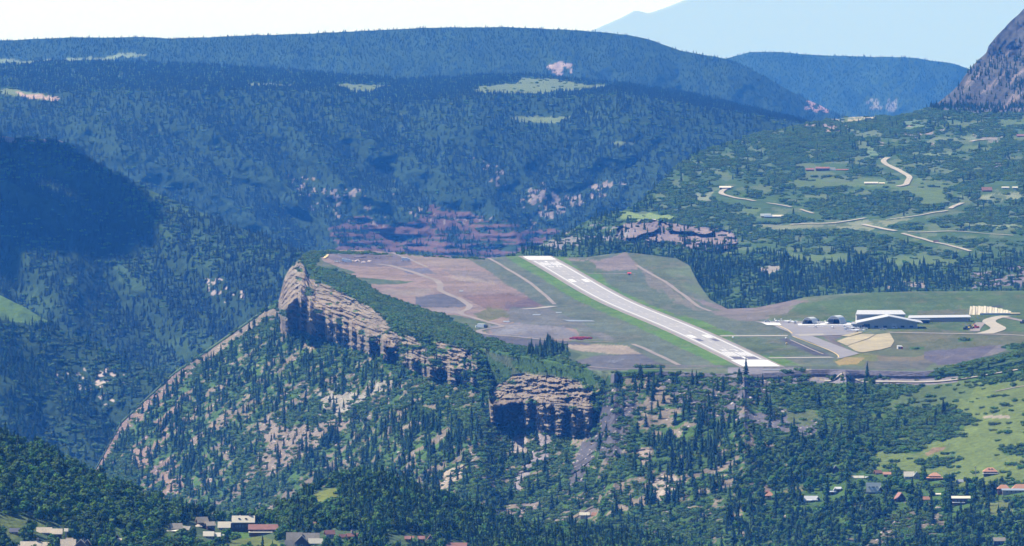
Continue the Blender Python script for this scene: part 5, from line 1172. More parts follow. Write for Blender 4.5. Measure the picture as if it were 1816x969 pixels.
# hangars and terminal
def terminal():
    p, m = sc_at(MESA, 1576, 583)
    e = empty('hangar', (p.x, p.y, MESA.zat(p.x, p.y))); tag(e, 'wide gabled grey metal hangar with a white roof behind the parked cars', 'hangar')
    W, H, E, L = 102 * m, 20 * m, 10.5 * m, 34.0
    x0, x1 = -W * .48, W * .50; ap_ = W * .0
    wl = MB().add([(x0, 0, -4), (x1, 0, -4), (x1, 0, E), (ap_, 0, H), (x0, 0, E), (x0, L, -4), (x1, L, -4), (x1, L, E), (ap_, L, H), (x0, L, E)], [(0, 1, 2, 3, 4), (9, 8, 7, 6, 5), (0, 5, 6, 1), (1, 6, 7, 2), (2, 7, 8, 3), (3, 8, 9, 4), (4, 9, 5, 0)])
    wl.build('wall', M['metal_grey'], e)
    t = .9
    rf = MB()
    pr = [(x0 - 4, E - .9), (ap_, H + .2), (x1 + 5, E - .9), (x1 + 5, E - .9 + t), (ap_, H + t + .3), (x0 - 4, E - .9 + t)]
    vs = [(x, -3.0, z) for x, z in pr] + [(x, L + 2, z) for x, z in pr]; n = 6
    rf.add(vs, [(0, 1, 4, 5), (1, 2, 3, 4), (6, 11, 10, 7), (7, 10, 9, 8)] + [(i, i + n, (i + 1) % n + n, (i + 1) % n) for i in range(n)])
    rf.build('roof', M['metal_white'], e)
    for k in range(18):
        x = x0 + (x1 - x0) * (k + .5) / 18; top = E + (H - E) * (1 - abs(x) / (x1))
        MB().box(x - .12, x + .12, -.18, .02, -1, max(1, top - 1.2)).build('wall_rib', M['metal_grey'], e)
    MB().box(x0 + 1, x0 + 8, -.3, .1, 0, 4.2).build('door', M['dark_void'], e)
    for k in range(5):
        x = x0 + 12 + k * 8.0; o = MB().box(x, x + 3.4, -.3, .1, .8, 2.6).build('window', M['glass'], e)
    MB().box(x1 * .1, x1 * .28, -.35, .1, 0, 4.5).build('door', M['metal_white'], e)
    EXCL.append(('mesa', 1510, 1640, 560, 590))
    p2, m2 = sc_at(MESA, 1562, 573.2)
    e = empty('long_building', (p2.x, p2.y, MESA.zat(p2.x, p2.y))); tag(e, 'flat white roofed grey building right behind the gabled hangar', 'building')
    w_, h_, d_ = 85 * m2, 14.5 * m2, 24.0
    MB().box(-w_ / 2, w_ / 2, 0, d_, -4, h_).build('wall', M['metal_grey'], e); MB().box(-w_ / 2 - .12, -w_ / 2 + 3.4, -.15, d_ + .1, -3.9, h_ - .1).build('side_wall', M['wall_white'], e)
    MB().add([(-w_ / 2 - 1, -1.2, h_ - .4), (w_ / 2 + 1, -1.2, h_ - .4), (w_ / 2 - 1.4, d_ + 1, h_ + 2.4), (-w_ / 2 + 1.4, d_ + 1, h_ + 2.4), (-w_ / 2 - 1, -1.2, h_ + .6), (w_ / 2 + 1, -1.2, h_ + .6), (w_ / 2 - 1.4, d_ + 1, h_ + 3.2), (-w_ / 2 + 1.4, d_ + 1, h_ + 3.2)],
             [(0, 3, 2, 1), (4, 5, 6, 7), (0, 1, 5, 4), (1, 2, 6, 5), (2, 3, 7, 6), (3, 0, 4, 7)]).build('roof', M['metal_white'], e)
    for k in range(9): MB().box(-w_ / 2 + 6 + k * 4.4, -w_ / 2 + 6.3 + k * 4.4, -.15, .05, -2, h_ - .6).build('wall_rib', M['metal_grey'], e)
    p3, m3 = sc_at(MESA, 1666, 571)
    e = empty('long_building', (p3.x, p3.y, MESA.zat(p3.x, p3.y))); tag(e, 'very long low building with a thin white roof dug into the green rise', 'building')
    w_ = 110 * m3; h_ = 5.5 * m3
    MB().box(-w_ / 2, w_ / 2, 0, 12, -4, h_).build('wall', M['wall_tan'], e); MB().box(-w_ / 2 + 2.5, -w_ / 2 + 9, -.15, .1, 0, h_ - 1).build('door', M['metal_grey'], e)
    MB().add([(-w_ / 2 - .8, -.8, h_), (w_ / 2 + .8, -.8, h_ + .9), (w_ / 2 - .5, 13, h_ + 2.4), (-w_ / 2 + 1, 13, h_ + 1.8), (-w_ / 2 - .8, -.8, h_ + .7), (w_ / 2 + .8, -.8, h_ + 1.6), (w_ / 2 - .5, 13, h_ + 3.0), (-w_ / 2 + 1, 13, h_ + 2.4)],
             [(0, 3, 2, 1), (4, 5, 6, 7), (0, 1, 5, 4), (1, 2, 6, 5), (2, 3, 7, 6), (3, 0, 4, 7)]).build('roof', M['metal_white'], e)
    p4, m4 = sc_at(MESA, 1635, 574)
    e = empty('carport', (p4.x, p4.y, MESA.zat(p4.x, p4.y))); tag(e, 'small white roofed open shed before the very long building', 'shed')
    MB().box(-15 * m4, 15 * m4, 0, 6, 5.4 * m4, 7.2 * m4).build('roof', M['metal_white'], e)
    MB().box(-15 * m4 - 2, -15 * m4 + 1, .2, 5.8, -3, 5.4 * m4 - .01).build('wall', M['wall_white'], e); MB().box(-15 * m4 + 1.01, 14 * m4, 5.0, 5.8, -3, 5.4 * m4 - .01).build('wall', M['dark_void'], e)
    p5, m5 = sc_at(MESA, 1521, 583)
    e = empty('terminal_building', (p5.x, p5.y, MESA.zat(p5.x, p5.y))); tag(e, 'small grey terminal with a flat white roof left of the gabled hangar', 'building')
    MB().box(-10 * m5, 10 * m5, 0, 9, -2, 6.5 * m5).build('wall', M['metal_grey'], e); MB().box(-11.5 * m5, 11 * m5, -1.2, 10.2, 6.52 * m5, 9 * m5).build('roof', M['metal_white'], e)
    for k in range(4): MB().box(-8 * m5 + k * 4 * m5, -6 * m5 + k * 4 * m5, -.12, .05, 1.2, 2.6).build('window', M['glass'], e)
    e = empty('canopy', (p5.x - 18 * m5, p5.y - 8, MESA.zat(p5.x - 18 * m5, p5.y - 8))); tag(e, 'open white framed canopy at the left of the terminal', 'canopy')
    MB().box(-7 * m5, 9 * m5, 0, 8, 5 * m5, 5.8 * m5).build('roof', M['metal_white'], e)
    for x in (-6.6 * m5, 8.2 * m5):
        for y in (.3, 7.2): MB().box(x, x + .5, y, y + .5, -1, 5 * m5 - .01).build('post', M['metal_white'], e)
terminal()
def arch(px, py, wpx, hpx, depth, label):
    p, m = sc_at(MESA, px, py); e = empty('arched_hangar', (p.x, p.y, MESA.zat(p.x, p.y)), math.radians(-24)); tag(e, label, 'hangar', 'twin arched hangars beside the apron')
    r = wpx * m / 2; h = hpx * m; n = 16; b = MB()
    def ring(y, k): return [(r * k * math.cos(math.pi * i / n), y, h * k * math.sin(math.pi * i / n) ** .85 if 0 < i < n else -1) for i in range(n + 1)]
    vs = ring(0, 1) + ring(depth, 1) + ring(0, .95) + ring(depth, .95); q = n + 1; fs = []
    for i in range(n):
        fs += [(i, i + 1, q + i + 1, q + i), (2 * q + i, 3 * q + i, 3 * q + i + 1, 2 * q + i + 1), (i, 2 * q + i, 2 * q + i + 1, i + 1)]
    b.add(vs, fs).build('shell', M['shell_blue'], e)
    for yy in [depth * k / 5 for k in range(6)]:
        vs = ring(yy - .15, 1.03) + ring(yy + .15, 1.03) ; MB().add(vs, [(i, i + 1, q + i + 1, q + i) for i in range(n)]).build('shell_rib', M['metal_white'], e)
    vb = ring(depth - .2, .94); MB().add(vb, [tuple(range(n + 1))]).build('back_wall', M['dark_void'], e)
    k0 = .62   # closed panel over the doorway
    up = [(r * .95 * math.cos(math.pi * i / n), .12, h * .95 * math.sin(math.pi * i / n) ** .85) for i in range(n + 1) if math.sin(math.pi * i / n) ** .85 * .95 > k0]
    MB().add(up + [(-up[0][0], .12, k0 * h), (up[0][0], .12, k0 * h)], [tuple(range(len(up) + 2))]).build('end_panel', M['metal_grey'], e)
    bm_ = MB().box(-r * .93, r * .93, .6, depth - .4, -1, .12).build('floor_slab', M['dark_asphalt'], e)
    return e, m
arch(1432, 576, 21, 12.5, 13, 'smaller arched metal hangar with three pale shapes in its dark opening')
arch(1478, 576, 26, 15.5, 15, 'larger arched metal hangar with a dark open mouth')
EXCL.append(('mesa', 1300, 1560, 560, 600))

# ------------------------------------------------------------------ vehicles and aircraft
def plane_mesh(e, L=9.0, span=11.0, body='car_white', wing='car_white', high=True, jet=False, prop=True):
    z = 1.3
    MB().tube([(0, -L * .5, z), (0, -L * .44, z), (0, -L * .3, z), (0, -L * .05, z + .1), (0, L * .25, z + .15), (0, L * .5, z + .35)], [.15, .5, .68, .7, .4, .12], 10).build('fuselage', M[body], e)
    zw = z + .75 if high else z - .35; y0 = -L * .12
    for s_ in (-1, 1):
        sw = L * .16 if jet else 0
        MB().add([(0, y0 - .9, zw), (s_ * span / 2, y0 - .5 + sw, zw + .25), (s_ * span / 2, y0 + .6 + sw, zw + .25), (0, y0 + 1.0, zw), (0, y0 - .9, zw + .2), (s_ * span / 2, y0 - .5 + sw, zw + .35), (s_ * span / 2, y0 + .6 + sw, zw + .35), (0, y0 + 1.0, zw + .2)],
                 [(0, 1, 2, 3), (4, 7, 6, 5), (0, 4, 5, 1), (1, 5, 6, 2), (2, 6, 7, 3), (3, 7, 4, 0)]).build('wing', M[wing], e)
        MB().add([(0, L * .40, z + (2.0 if jet else .4)), (s_ * span * .18, L * .44, z + (2.0 if jet else .45)), (s_ * span * .18, L * .5, z + (2.0 if jet else .45)), (0, L * .5, z + (2.0 if jet else .4)), (0, L * .40, z + (2.1 if jet else .52)), (s_ * span * .18, L * .44, z + (2.08 if jet else .55)), (s_ * span * .18, L * .5, z + (2.08 if jet else .55)), (0, L * .5, z + (2.1 if jet else .52))],
                 [(0, 1, 2, 3), (4, 7, 6, 5), (0, 4, 5, 1), (1, 5, 6, 2), (2, 6, 7, 3), (3, 7, 4, 0)]).build('tailplane', M[wing], e)
        MB().tube([(s_ * 1.1, y0, z - .5), (s_ * 1.15, y0, .45)], [.07, .07], 6).build('landing_leg', M['tyre'], e)
        MB().tube([(s_ * 1.15 - .12, y0, .38), (s_ * 1.15 + .12, y0, .38)], [.38, .38], 10).build('wheel', M['tyre'], e)
        if jet: MB().tube([(s_ * 1.15, L * .16, z + .5), (s_ * 1.15, L * .3, z + .5)], [.42, .32], 10).build('engine', M['car_silver'], e)
    MB().prism([(-.07, z + .2), (.07, z + .2), (.05, z + 2.1), (-.05, z + 2.1)], L * .38, L * .5).build('fin', M[body], e)
    MB().box(-.45, .45, -L * .33, -L * .2, z + .45, z + .78).build('windscreen', M['glass'], e)
    if prop:
        MB().box(-.95, .95, -L * .515, -L * .505, z - .06, z + .06).build('propeller', M['tyre'], e)
def plane(px, py, rz, lab, **k):
    p = MESA.at(px, py); p.z = MESA.zat(p.x, p.y) + .38; e = empty('aircraft', p, math.radians(rz)); tag(e, lab, 'aircraft', 'aircraft parked on the apron'); plane_mesh(e, **k)
plane(1476, 583, 0, 'white high winged light aircraft facing out at the middle of the apron', L=9.5, span=22)
plane(1446, 582.5, 170, 'white aircraft with drooping wing tips below the smaller arched hangar', L=8, span=14, high=False)
plane(1396, 573, 70, 'white aircraft at the left side of the apron, nose to the right', L=13, span=12, high=False, jet=True, prop=False)
plane(1378, 572.5, 35, 'dark and white light aircraft at the far left of the apron', L=8, span=11, wing='navy')
plane(1408, 574.5, 60, 'small pale aircraft left of the concrete strip', L=8, span=9, wing='car_silver')
plane(1516, 589, 75, 'large white jet by the straw matting strip', L=20, span=16, high=False, jet=True, prop=False)
plane(1510, 584.5, 80, 'white jet standing behind the large white jet', L=15, span=14, high=False, jet=True, prop=False)
plane(1466, 576, 20, 'white twin aircraft before the larger arched hangar', L=9, span=12, high=False)
plane(1452, 575.5, -20, 'small white aircraft between the two arched hangars', L=8, span=10)
def car(px, py, rz, col, lab, cat='car', truck=False, sheet=None, group='cars parked by the hangar', size=1.0):
    sh = sheet or MESA; p = sh.at(px, py); p.z = sh.zat(p.x, p.y) + .38
    e = empty('truck' if truck else 'parked_car', p, math.radians(rz)); tag(e, lab, cat, group); e.scale = (size,) * 3
    if truck:
        MB().prism([(-1.1, .5), (1.1, .5), (1.1, 3.2), (-1.1, 3.2)], -1.5, 4.0).build('cargo_box', M['car_white'], e); MB().prism([(-1.05, .5), (1.05, .5), (1.05, 1.5), (.95, 2.4), (-.95, 2.4), (-1.05, 1.5)], -3.6, -1.55).build('cab', M[col], e)
        ys = (-2.8, 2.6)
    else:
        MB().prism([(-.9, .35), (.9, .35), (.92, .8), (.88, .98), (-.88, .98), (-.92, .8)], -2.3, 2.3).build('body', M[col], e)
        MB().add([(-.85, -1.1, .98), (.85, -1.1, .98), (.85, 1.7, .98), (-.85, 1.7, .98), (-.68, -.5, 1.5), (.68, -.5, 1.5), (.68, 1.2, 1.5), (-.68, 1.2, 1.5)], [(4, 5, 6, 7), (0, 1, 5, 4), (1, 2, 6, 5), (2, 3, 7, 6), (3, 0, 4, 7)]).build('windows', M['glass'], e)
        MB().box(-.7, .7, -.48, 1.18, 1.505, 1.56).build('roof', M[col], e); ys = (-1.5, 1.45)
    for s_ in (-1, 1):
        for y in ys: MB().tube([(s_ * .78, y, .35), (s_ * .98, y, .35)], [.36, .36], 10).build('wheel', M['tyre'], e)
cars = [(1541, 580.5, 10, 'car_white', 'white car at the left corner of the hangar front'), (1548, 580.5, 15, 'car_dark', 'dark car before the left half of the hangar'), (1555, 581, 12, 'car_white', 'white car second from the dark one along the hangar'),
        (1563, 580, -10, 'car_blue', 'blue car before the middle of the hangar'), (1586, 583, 60, 'car_white', 'white car right of the hangar door'), (1590, 582, 55, 'car_blue', 'blue car beside the grass bank'), (1594, 581, 50, 'car_silver', 'silver car at the right end of the parking'),
        (1566, 586, 80, 'car_silver', 'silver car standing alone before the road'), (1533, 585, 70, 'car_white', 'white car right of the terminal'), (1536, 583, 80, 'car_dark', 'dark car between the terminal and the hangar'), (1609, 578, 90, 'car_white', 'white car alone on the slope beside the hangar')]
for a in cars: car(*a, size=1.25)
car(1450, 571, 90, 'car_dark', 'dark car between the arched hangars', group=None, size=1.2); car(1361, 572.5, 90, 'car_white', 'white car by the left concrete strip', group=None, size=1.2)
car(1505, 573.5, 90, 'teal_paint', 'green car at the right of the larger arched hangar', group=None, size=1.3); car(1498, 573, 90, 'car_blue', 'blue car just right of the larger arched hangar', group=None, size=1.3)
car(856, 583, 60, 'car_dark', 'dark pickup truck with a white cargo box on the plateau brink', 'truck', True, group=None, size=1.25)
tag(MB().tube([(0, 0, -.5), (0, 0, 1.6)], [1.1, 1.0], 12).build('water_tank', M['car_white']), 'small white tank left of the dark pickup truck', 'tank'); bpy.data.objects['water_tank'].location = MESA.at(845, 581)
car(613, 465, 70, 'navy', 'dark blue truck in the rubble yard', 'truck', True, group='trucks at the rubble yard', size=1.1); car(618, 466.5, 80, 'car_white', 'white truck in front of the dark blue one', 'truck', True, group='trucks at the rubble yard', size=1.1)
car(720, 464, 80, 'car_white', 'white truck right of the rubble yard', 'truck', True, group='trucks at the rubble yard', size=1.2); car(598, 466, 60, 'car_white', 'small white car at the left of the rubble yard', group=None, size=1.4)
# rubble heaps
def heap(px, py, wd, h, mat, lab, seed):
    p, m = sc_at(MESA, px, py); r = random.Random(seed); bm = bmesh.new(); bmesh.ops.create_icosphere(bm, subdivisions=3, radius=1)
    for v_ in bm.verts:
        k = 1 + .25 * math.sin(v_.co.x * 5 + seed) * math.cos(v_.co.y * 4) + r.uniform(-.12, .12); v_.co = Vector((v_.co.x * wd * m / 2 * k, v_.co.y * 6 * k, v_.co.z * h * m * k))
    me = bpy.data.meshes.new('rubble_heap'); bm.to_mesh(me); bm.free(); o = link('rubble_heap', me, None, mat); o.location = p; tag(o, lab, 'heap', 'heaps in the rubble yard')
for k, (x, y, w_, h_) in enumerate([(634, 464, 9, 3), (645, 466, 8, 2.5), (626, 464, 4, 2.5), (655, 464, 8, 2), (610, 459, 14, 2), (640, 457, 22, 2.5), (668, 458, 16, 2), (690, 455, 14, 1.6), (600, 452, 12, 1.5), (655, 451, 18, 1.6)]):
    heap(x, y, w_, h_, M['rock'] if k < 4 else new_mat('dark_rubble', (.11, .095, .10), .95, .4, .6), ['pale concrete heap behind the white truck', 'pale heap right of the first concrete heap', 'narrow grey heap beside the trucks', 'low pale heap at the right of the row', 'dark broken heap above the trucks', 'widest dark heap in the rubble yard', 'dark heap at the right of the rubble yard', 'low dark heap by the dirt track', 'dark heap at the left end of the yard', 'long dark heap at the back of the yard'][k], k)
p, m = sc_at(MESA, 577, 456); tag(drape_poly('yellow_sheet', [(573, 459), (577, 455), (583, 452), (582, 456), (576, 460)], MESA, simple('ochre_sheet', (.5, .4, .16)), None, 1.0), 'ochre patch of earth at the tip of the rubble yard', 'earth patch')
# red hut, red and white shed, barriers
p, m = sc_at(MESA, 1116, 488); e = empty('red_hut', p); tag(e, 'small red roofed hut beside the dirt track right of the runway', 'hut')
walls(5.5 * m, 4, 2.6 * m, 0, 'x', -1, 'flat').build('wall', M['wall_white'], e); gable(5.5 * m, 4, 2.6 * m, 1.4 * m, .4).build('roof', M['red_paint'], e); MB().box(-.8, .6, -2.1, -1.9, 0, 2).build('door', M['wood_dark'], e)
p, m = sc_at(MESA, 1596, 619); e = empty('equipment_shed', p, .25); tag(e, 'small shed half white and half red below the straw matting', 'shed')
MB().box(-4.6 * m, .6 * m, -2, 2, -1, 4.6 * m).build('wall', M['metal_white'], e); MB().box(.62 * m, 4 * m, -2.05, 2.05, -1, 4.2 * m).build('end_wall', M['red_paint'], e); MB().add([(-4.9 * m, -2.4, 4.4 * m), (4.2 * m, -2.4, 4.0 * m), (4.2 * m, 2.4, 5.4 * m), (-4.9 * m, 2.4, 5.8 * m), (-4.9 * m, -2.4, 4.7 * m), (4.2 * m, -2.4, 4.3 * m), (4.2 * m, 2.4, 5.7 * m), (-4.9 * m, 2.4, 6.1 * m)], [(0, 3, 2, 1), (4, 5, 6, 7), (0, 1, 5, 4), (1, 2, 6, 5), (2, 3, 7, 6), (3, 0, 4, 7)]).build('roof', M['metal_white'], e)
MB().box(-3.5 * m, -2 * m, -2.1, -1.95, 0, 2.2).build('door', M['metal_grey'], e)
for k, (x, y) in enumerate([(1015, 602), (1019, 600.6), (1024, 602), (1027, 600.4), (1031, 602.4), (1034, 600.2), (1038, 601.6), (1041, 600.6), (1045, 601.4), (1029, 603.2)]):
    p = MESA.at(x, y); o = MB().prism([(-2.6, 0), (2.6, 0), (2.6, .5), (2.2, 1.5), (-2.2, 1.5), (-2.6, .5)], -.9, .9).add([(-.9, -1, .5), (.9, -1, .5), (.9, -1, 1.0), (-.9, -1, 1.0)], [(0, 1, 2, 3)]).build('road_barrier', M['red_paint'])
    o.location = (p.x, p.y, MESA.zat(p.x, p.y)); o.rotation_euler = (0, 0, (k % 3 - 1) * .3); tag(o, 'red barrier block stacked by the plateau track', 'barrier', 'red barrier blocks by the plateau track')
# puddles
for pts, lab in (([(892, 570), (903, 570), (904, 572), (893, 572.4)], 'small bright puddle left of the plateau tracks'), ([(998, 568), (1050, 569), (1056, 571), (1010, 571)], 'long thin puddle right of the plateau tracks'), ([(945, 558), (960, 558), (957, 560), (944, 560)], 'puddle before the brown field'),
                 ([(985, 554), (997, 554), (995, 556), (986, 556)], 'small puddle at the end of the edge track'), ([(815, 516), (822, 516), (821, 518), (814, 518)], 'tiny puddle on the bare plateau'), ([(1425, 656.2), (1350, 656), (1355, 657.4), (1392, 657.6)], 'thin puddle below the runway end')):
    tag(drape_poly('puddle', pts, MESA, simple('water', (.17, .19, .20), rough=.5, spec=.3), lab, .35), None, None, None, 'structure')
# machines
def excavator(px, py, rz, col, lab):
    p = MESA.at(px, py); p.z = MESA.zat(p.x, p.y); e = empty('excavator', p, math.radians(rz)); tag(e, lab, 'excavator', 'machines on the green rise')
    for s_ in (-1, 1): MB().prism([(s_ * 1.3 - .35, 0), (s_ * 1.3 + .35, 0), (s_ * 1.3 + .35, .9), (s_ * 1.3 - .35, .9)], -2.2, 2.2).build('track', M['tyre'], e)
    MB().box(-1.4, 1.4, -1.6, 2.2, .95, 2.1).build('body', M[col], e); MB().box(-1.3, -.2, -1.7, .2, 2.11, 3.4).build('cab', M['glass'], e)
    MB().tube([(.4, -1.2, 1.8), (.4, -3.6, 4.6), (.4, -5.6, 2.4)], [.3, .28, .2], 6).build('boom', M[col], e); MB().prism([(0, .6), (.9, .6), (.9, 2.2), (0, 2.2)], -6.2, -5.3).build('bucket', M['tyre'], e)
excavator(1713, 585, 70, 'car_dark', 'dark excavator left of the dirt ramp'); excavator(1720, 583.5, 30, 'machine_yellow', 'yellow excavator beside the dark one'); excavator(1732, 583, -40, 'red_paint', 'small reddish excavator on the dirt ramp')
excavator(1814, 574, 60, 'car_dark', 'dark machine on the dirt spur road at the right edge')
# terraced retaining wall cover
p0 = MESA.at(1758, 559)
e = empty('retaining_wall', (p0.x, p0.y, MESA.zat(p0.x, p0.y))); tag(e, 'cream terraced retaining wall in folds above a white strip', 'retaining wall')
m = p0.y / F
nP = 15
for k in range(nP):
    x0 = (-38 + k * 4.9) * m; x1 = x0 + 4.6 * m; t = max(0, (k - 5) / (nP - 5)); h1 = (13.5 - 9.5 * t ** 1.3 + (k % 2) * .8) * m; b0 = (0 if k < 4 else 3.2) * m; h1 = max(h1, b0 + 1.2 * m)
    MB().add([(x0, 6, b0), (x1, 5.2 if k % 2 else 6.6, b0), (x1 + 1, 16, h1), (x0 + 1.2, 17, h1 + .4), (x0, 18, -3), (x1, 18, -3)], [(0, 1, 2, 3), (0, 3, 4), (1, 5, 2), (2, 5, 4, 3), (0, 4, 5, 1)]).build('cover_panel', simple('cream_cover', (.50, .44, .32), var=.12), e)
MB().box(-20 * m, 34 * m, 2.0, 5.0, -3, 3.0 * m).build('white_strip', M['metal_white'], e)
MB().add([(30 * m, 3, 1.5 * m), (52 * m, 3, 2.4 * m), (52 * m, 6, 3.6 * m), (30 * m, 6, 4.5 * m), (30 * m, 6, -3), (52 * m, 6, -3), (30 * m, 3, -3), (52 * m, 3, -3)], [(0, 1, 2, 3), (3, 2, 5, 4), (6, 7, 1, 0), (6, 0, 3, 4), (1, 7, 5, 2)]).build('pale_strip', M['tan_mat'], e)
# small standing things
def pole(sheet, px, py, h, lab, name='utility_pole', cat='pole'):
    p = sheet.at(px, py); e = empty(name, p); tag(e, lab, cat); MB().tube([(0, 0, -1), (0, 0, h)], [.32, .22], 8).build('post', M['pale_bark'], e); MB().box(-1.3, 1.3, -.12, .12, h - 1.4, h - 1.1).build('crossarm', M['pale_bark'], e)
pole(MESA, 1730, 852, 11, 'tall pale pole between the orange roofed houses')
for k, (x, y, mt_, lab) in enumerate([(1395, 611, 'yellow_paint', 'small orange ball marker in the grass between the taxiways'), (1394, 601, 'car_white', 'small white box beside the cross taxiway'), (1300, 600, 'car_white', 'small white box by the runway shoulder')]):
    p = MESA.at(x, y); p.z = MESA.zat(p.x, p.y); o = MB().tube([(0, 0, -.3), (0, 0, .3), (0, 0, 1.2), (0, 0, 1.5)], [.3, .9, .9, .3], 10).build('field_marker', M[mt_]); o.location = p; tag(o, lab, 'marker')
# the small cumulus whose shadow lies on the canyon spur
q = SPUR.at(20, 358); 
cl = MB(); r = random.Random(3)
bm = bmesh.new()
for k in range(26):
    a = r.uniform(0, 6.28); rr_ = r.uniform(0, 1) ** .5
    cxx, cyy, rad = 165 * rr_ * math.cos(a), 150 * rr_ * math.sin(a), r.uniform(40, 65)
    t0 = bmesh.ops.create_icosphere(bm, subdivisions=3, radius=rad)
    for v_ in t0['verts']:
        d = v_.co.normalized(); v_.co *= 1 + .09 * math.sin(d.x * 9 + k) * math.cos(d.y * 8) + .06 * math.sin(d.z * 17 + k * 2)
        v_.co.z *= .6 if v_.co.z > 0 else .25; v_.co += Vector((cxx, cyy, 0))
me = bpy.data.meshes.new('cloud'); bm.to_mesh(me); bm.free()
for f in me.polygons: f.use_smooth = True
co = link('cloud', me, None, new_mat('cloud_white', (.9, .9, .92), 1.0)); T_ = 1500.0 / SD.z
co.location = q + SD * T_; tag(co, 'small white cumulus cloud above the left canyon side', 'cloud')
print('cloud at', tuple(co.location))
def clear_lines():
    for (nm, pts, r) in LINES:
        sh = SHEETS[nm]; X = sh.PX; Y = sh.PY * 2.2; d = np.full(X.shape, 1e9)
        for (ax, ay), (bx, by) in zip(pts[:-1], pts[1:]):
            ay *= 2.2; by *= 2.2; L = (bx - ax) ** 2 + (by - ay) ** 2 + 1e-9
            t = np.clip(((X - ax) * (bx - ax) + (Y - ay) * (by - ay)) / L, 0, 1)
            d = np.minimum(d, np.hypot(X - ax - t * (bx - ax), Y - ay - t * (by - ay)))
        m = d < r
        for k in ('dc', 'dd', 'ds'): getattr(sh, k)[m] = 0
clear_lines()
NAMES = ['fore', 'mesa', 'side', 'back', 'spur', 'low', 'far', 'farr']
occs = [None, sil(FORE), sil(MESA), sil(MESA, SIDE, SPUR), sil(MESA, LOW, FORE), sil(MESA, FORE), sil(BACK, SIDE), sil(BACK, FAR, SIDE)]
for si, (nm, oc) in enumerate(zip(NAMES, occs)):
    sh = SHEETS[nm]; big = 1.0
    kc = {'fore': .66, 'mesa': .80, 'side': .60, 'back': .60, 'spur': .66, 'low': .8, 'far': .46, 'farr': .5}[nm]
    a = scatter(sh, 'c', 'dc', kc, oc, si, 13); b = scatter(sh, 'd', 'dd', .68, oc, si, 9); c = scatter(sh, 's', 'ds', {'fore': .6, 'mesa': .62, 'side': .72}.get(nm, .8), oc, si, 4); d = scatter(sh, 'b', 'db', 1.0, oc, si, 3)
    print(nm, a, b, c, d)

def forest_nodes(key, src=None):
    g = bpy.data.node_groups.new('scatter_' + key, 'GeometryNodeTree')
    g.interface.new_socket('Geometry', in_out='INPUT', socket_type='NodeSocketGeometry'); g.interface.new_socket('Geometry', in_out='OUTPUT', socket_type='NodeSocketGeometry')
    gi = g.nodes.new('NodeGroupInput'); go = g.nodes.new('NodeGroupOutput'); jn = g.nodes.new('GeometryNodeJoinGeometry')
    ps = g.nodes.new('GeometryNodeInputNamedAttribute'); ps.data_type = 'FLOAT'; ps.inputs[0].default_value = 'size'
    pr = g.nodes.new('GeometryNodeInputNamedAttribute'); pr.data_type = 'FLOAT'; pr.inputs[0].default_value = 'turn'
    pv = g.nodes.new('GeometryNodeInputNamedAttribute'); pv.data_type = 'INT'; pv.inputs[0].default_value = 'variant'
    cx = g.nodes.new('ShaderNodeCombineXYZ'); g.links.new(pr.outputs[0], cx.inputs[2])
    ws = g.nodes.new('ShaderNodeCombineXYZ')
    for q in range(3): g.links.new(ps.outputs[0], ws.inputs[q])
    for i, o in enumerate(SRC[src or key]):
        oi = g.nodes.new('GeometryNodeObjectInfo'); oi.inputs[0].default_value = o; oi.inputs[1].default_value = True
        cp = g.nodes.new('FunctionNodeCompare'); cp.data_type = 'INT'; cp.operation = 'EQUAL'
        ins = [x for x in cp.inputs if x.type == 'INT']; g.links.new(pv.outputs[0], ins[0]); ins[1].default_value = i
        ip = g.nodes.new('GeometryNodeInstanceOnPoints')
        g.links.new(gi.outputs[0], ip.inputs['Points']); g.links.new(oi.outputs['Geometry'], ip.inputs['Instance']); g.links.new(cp.outputs[0], ip.inputs['Selection'])
        g.links.new(cx.outputs[0], ip.inputs['Rotation']); g.links.new(ws.outputs[0], ip.inputs['Scale'])
        g.links.new(ip.outputs[0], jn.inputs[0])
    g.links.new(jn.outputs[0], go.inputs[0])
    return g
WHERE = ['on the foreground hills', 'on the mesa slopes', 'on the hillside beyond the airfield', 'on the far canyon wall', 'on the shaded canyon spur', 'on the lower valley slope', 'on the far skyline ridge', 'on the farthest hill']
WN = {'c': ('conifer_forest', 'dark conifer forest'), 'd': ('broadleaf_woodland', 'green broadleaf woodland'), 's': ('oak_brush', 'low green oak brush'), 'b': ('scattered_boulders', 'scattered pale boulders')}
ONE = {'c': ('conifer_tree', 'dark pointed conifer', 'conifer'), 'd': ('aspen_tree', 'round crowned leafy tree', 'tree'), 's': ('oak_shrub', 'low rounded green shrub', 'shrub')}
def where(si, px, py):
    if si == 0:
        if py > 930: return 'among the village houses at the bottom edge'
        if px < 330: return 'on the wooded left foreground hill'
        if px < 660: return 'on the left half of the rounded foreground knoll'
        if px < 960: return 'on the right half of the rounded foreground knoll'
        return 'on the low foreground ridge below the dark scree'
    if si == 1:
        if px < 560: return 'on the rocky nose at the left end of the mesa'
        if px < 860: return 'on the slope under the long layered cliff' if py > 640 else 'on the brush belt along the cliff rim'
        if px < 1080: return 'around the block shaped cliff'
        if px < 1400: return 'on the steep slope below the near runway end' if py < 850 else 'in the forest at bottom centre right'
        return 'around the houses of the hillside village' if py > 815 else 'on the brushy slope beside the right meadow'
    return WHERE[si]
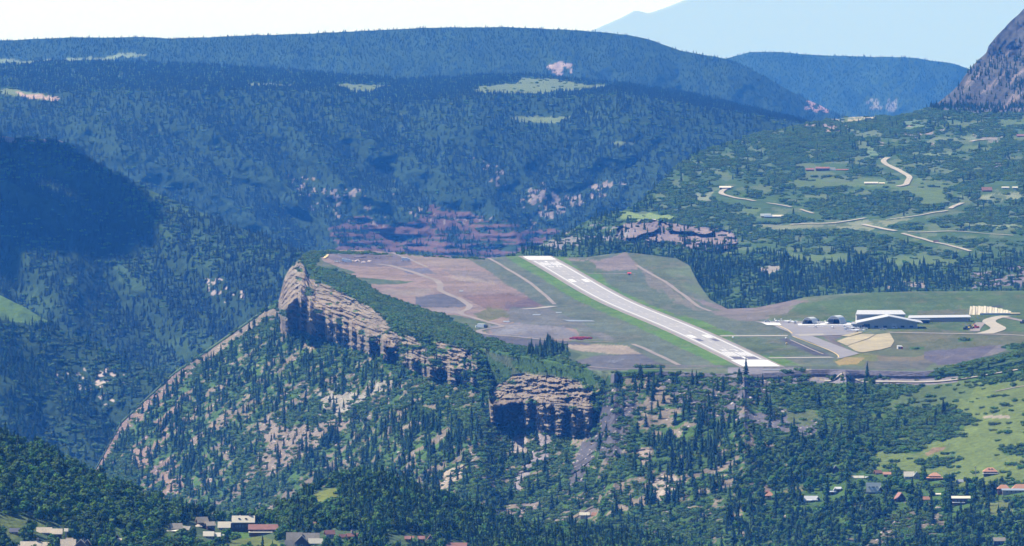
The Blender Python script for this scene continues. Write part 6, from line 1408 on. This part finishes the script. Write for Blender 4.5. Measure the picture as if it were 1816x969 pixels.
for key in 'cdsb':
    T = np.vstack(TREES[key]) if len(TREES[key]) else np.zeros((0, 7))
    if not len(T): continue
    inst = np.zeros(len(T), bool)
    if key != 'b':
        score = T[:, 4].copy(); score[(T[:, 6] < 0) | (T[:, 6] > 1816)] = 0
        if key == 's': score *= np.where(T[:, 5] == 0, 0.35, 1.0)
        top = np.argsort(-score)[:300]; inst[top] = True
        nm, lab, cat = ONE[key]; protos = {}
        for q, i in enumerate(top):
            x, y, z, sc, _, si, px = T[i]; v_ = q % NV; w_ = where(int(si), px, py_of(y, z))
            if v_ not in protos:
                if KIND[key]['trunk']:
                    e = empty(nm, (0, 0, 0)); e['category'] = cat
                    link('crown', KIND[key]['crown'][v_], e); link('trunk', KIND[key]['trunk'][v_], e)
                else:
                    e = link(nm, KIND[key]['crown'][v_]); e['category'] = cat
                protos[v_] = e; o = e
            else: o = copy_tree(protos[v_])
            o.location = (x, y, z); o.scale = (sc, sc, sc * (1.0 if key != 'c' else random.uniform(.95, 1.2))); o.rotation_euler = (0, 0, random.uniform(0, 6.28))
            o['label'] = lab + ' ' + w_; o['group'] = {'c': 'conifers ', 'd': 'leafy trees ', 's': 'shrubs '}[key] + w_
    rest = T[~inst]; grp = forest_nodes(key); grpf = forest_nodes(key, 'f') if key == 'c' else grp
    for si in range(len(NAMES)):
        R_ = rest[rest[:, 5] == si]
        if not len(R_): continue
        me = bpy.data.meshes.new(WN[key][0]); me.vertices.add(len(R_)); me.vertices.foreach_set('co', R_[:, :3].astype(np.float32).ravel())
        a = me.attributes.new('size', 'FLOAT', 'POINT'); a.data.foreach_set('value', R_[:, 3].astype(np.float32))
        a = me.attributes.new('turn', 'FLOAT', 'POINT'); a.data.foreach_set('value', (RNG.random(len(R_)) * 6.28).astype(np.float32))
        a = me.attributes.new('variant', 'INT', 'POINT'); a.data.foreach_set('value', RNG.integers(0, NV, len(R_)).astype(np.int32))
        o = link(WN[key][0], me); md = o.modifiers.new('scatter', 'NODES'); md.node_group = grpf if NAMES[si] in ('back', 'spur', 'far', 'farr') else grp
        tag(o, WN[key][1] + ' ' + WHERE[si], kind='stuff')
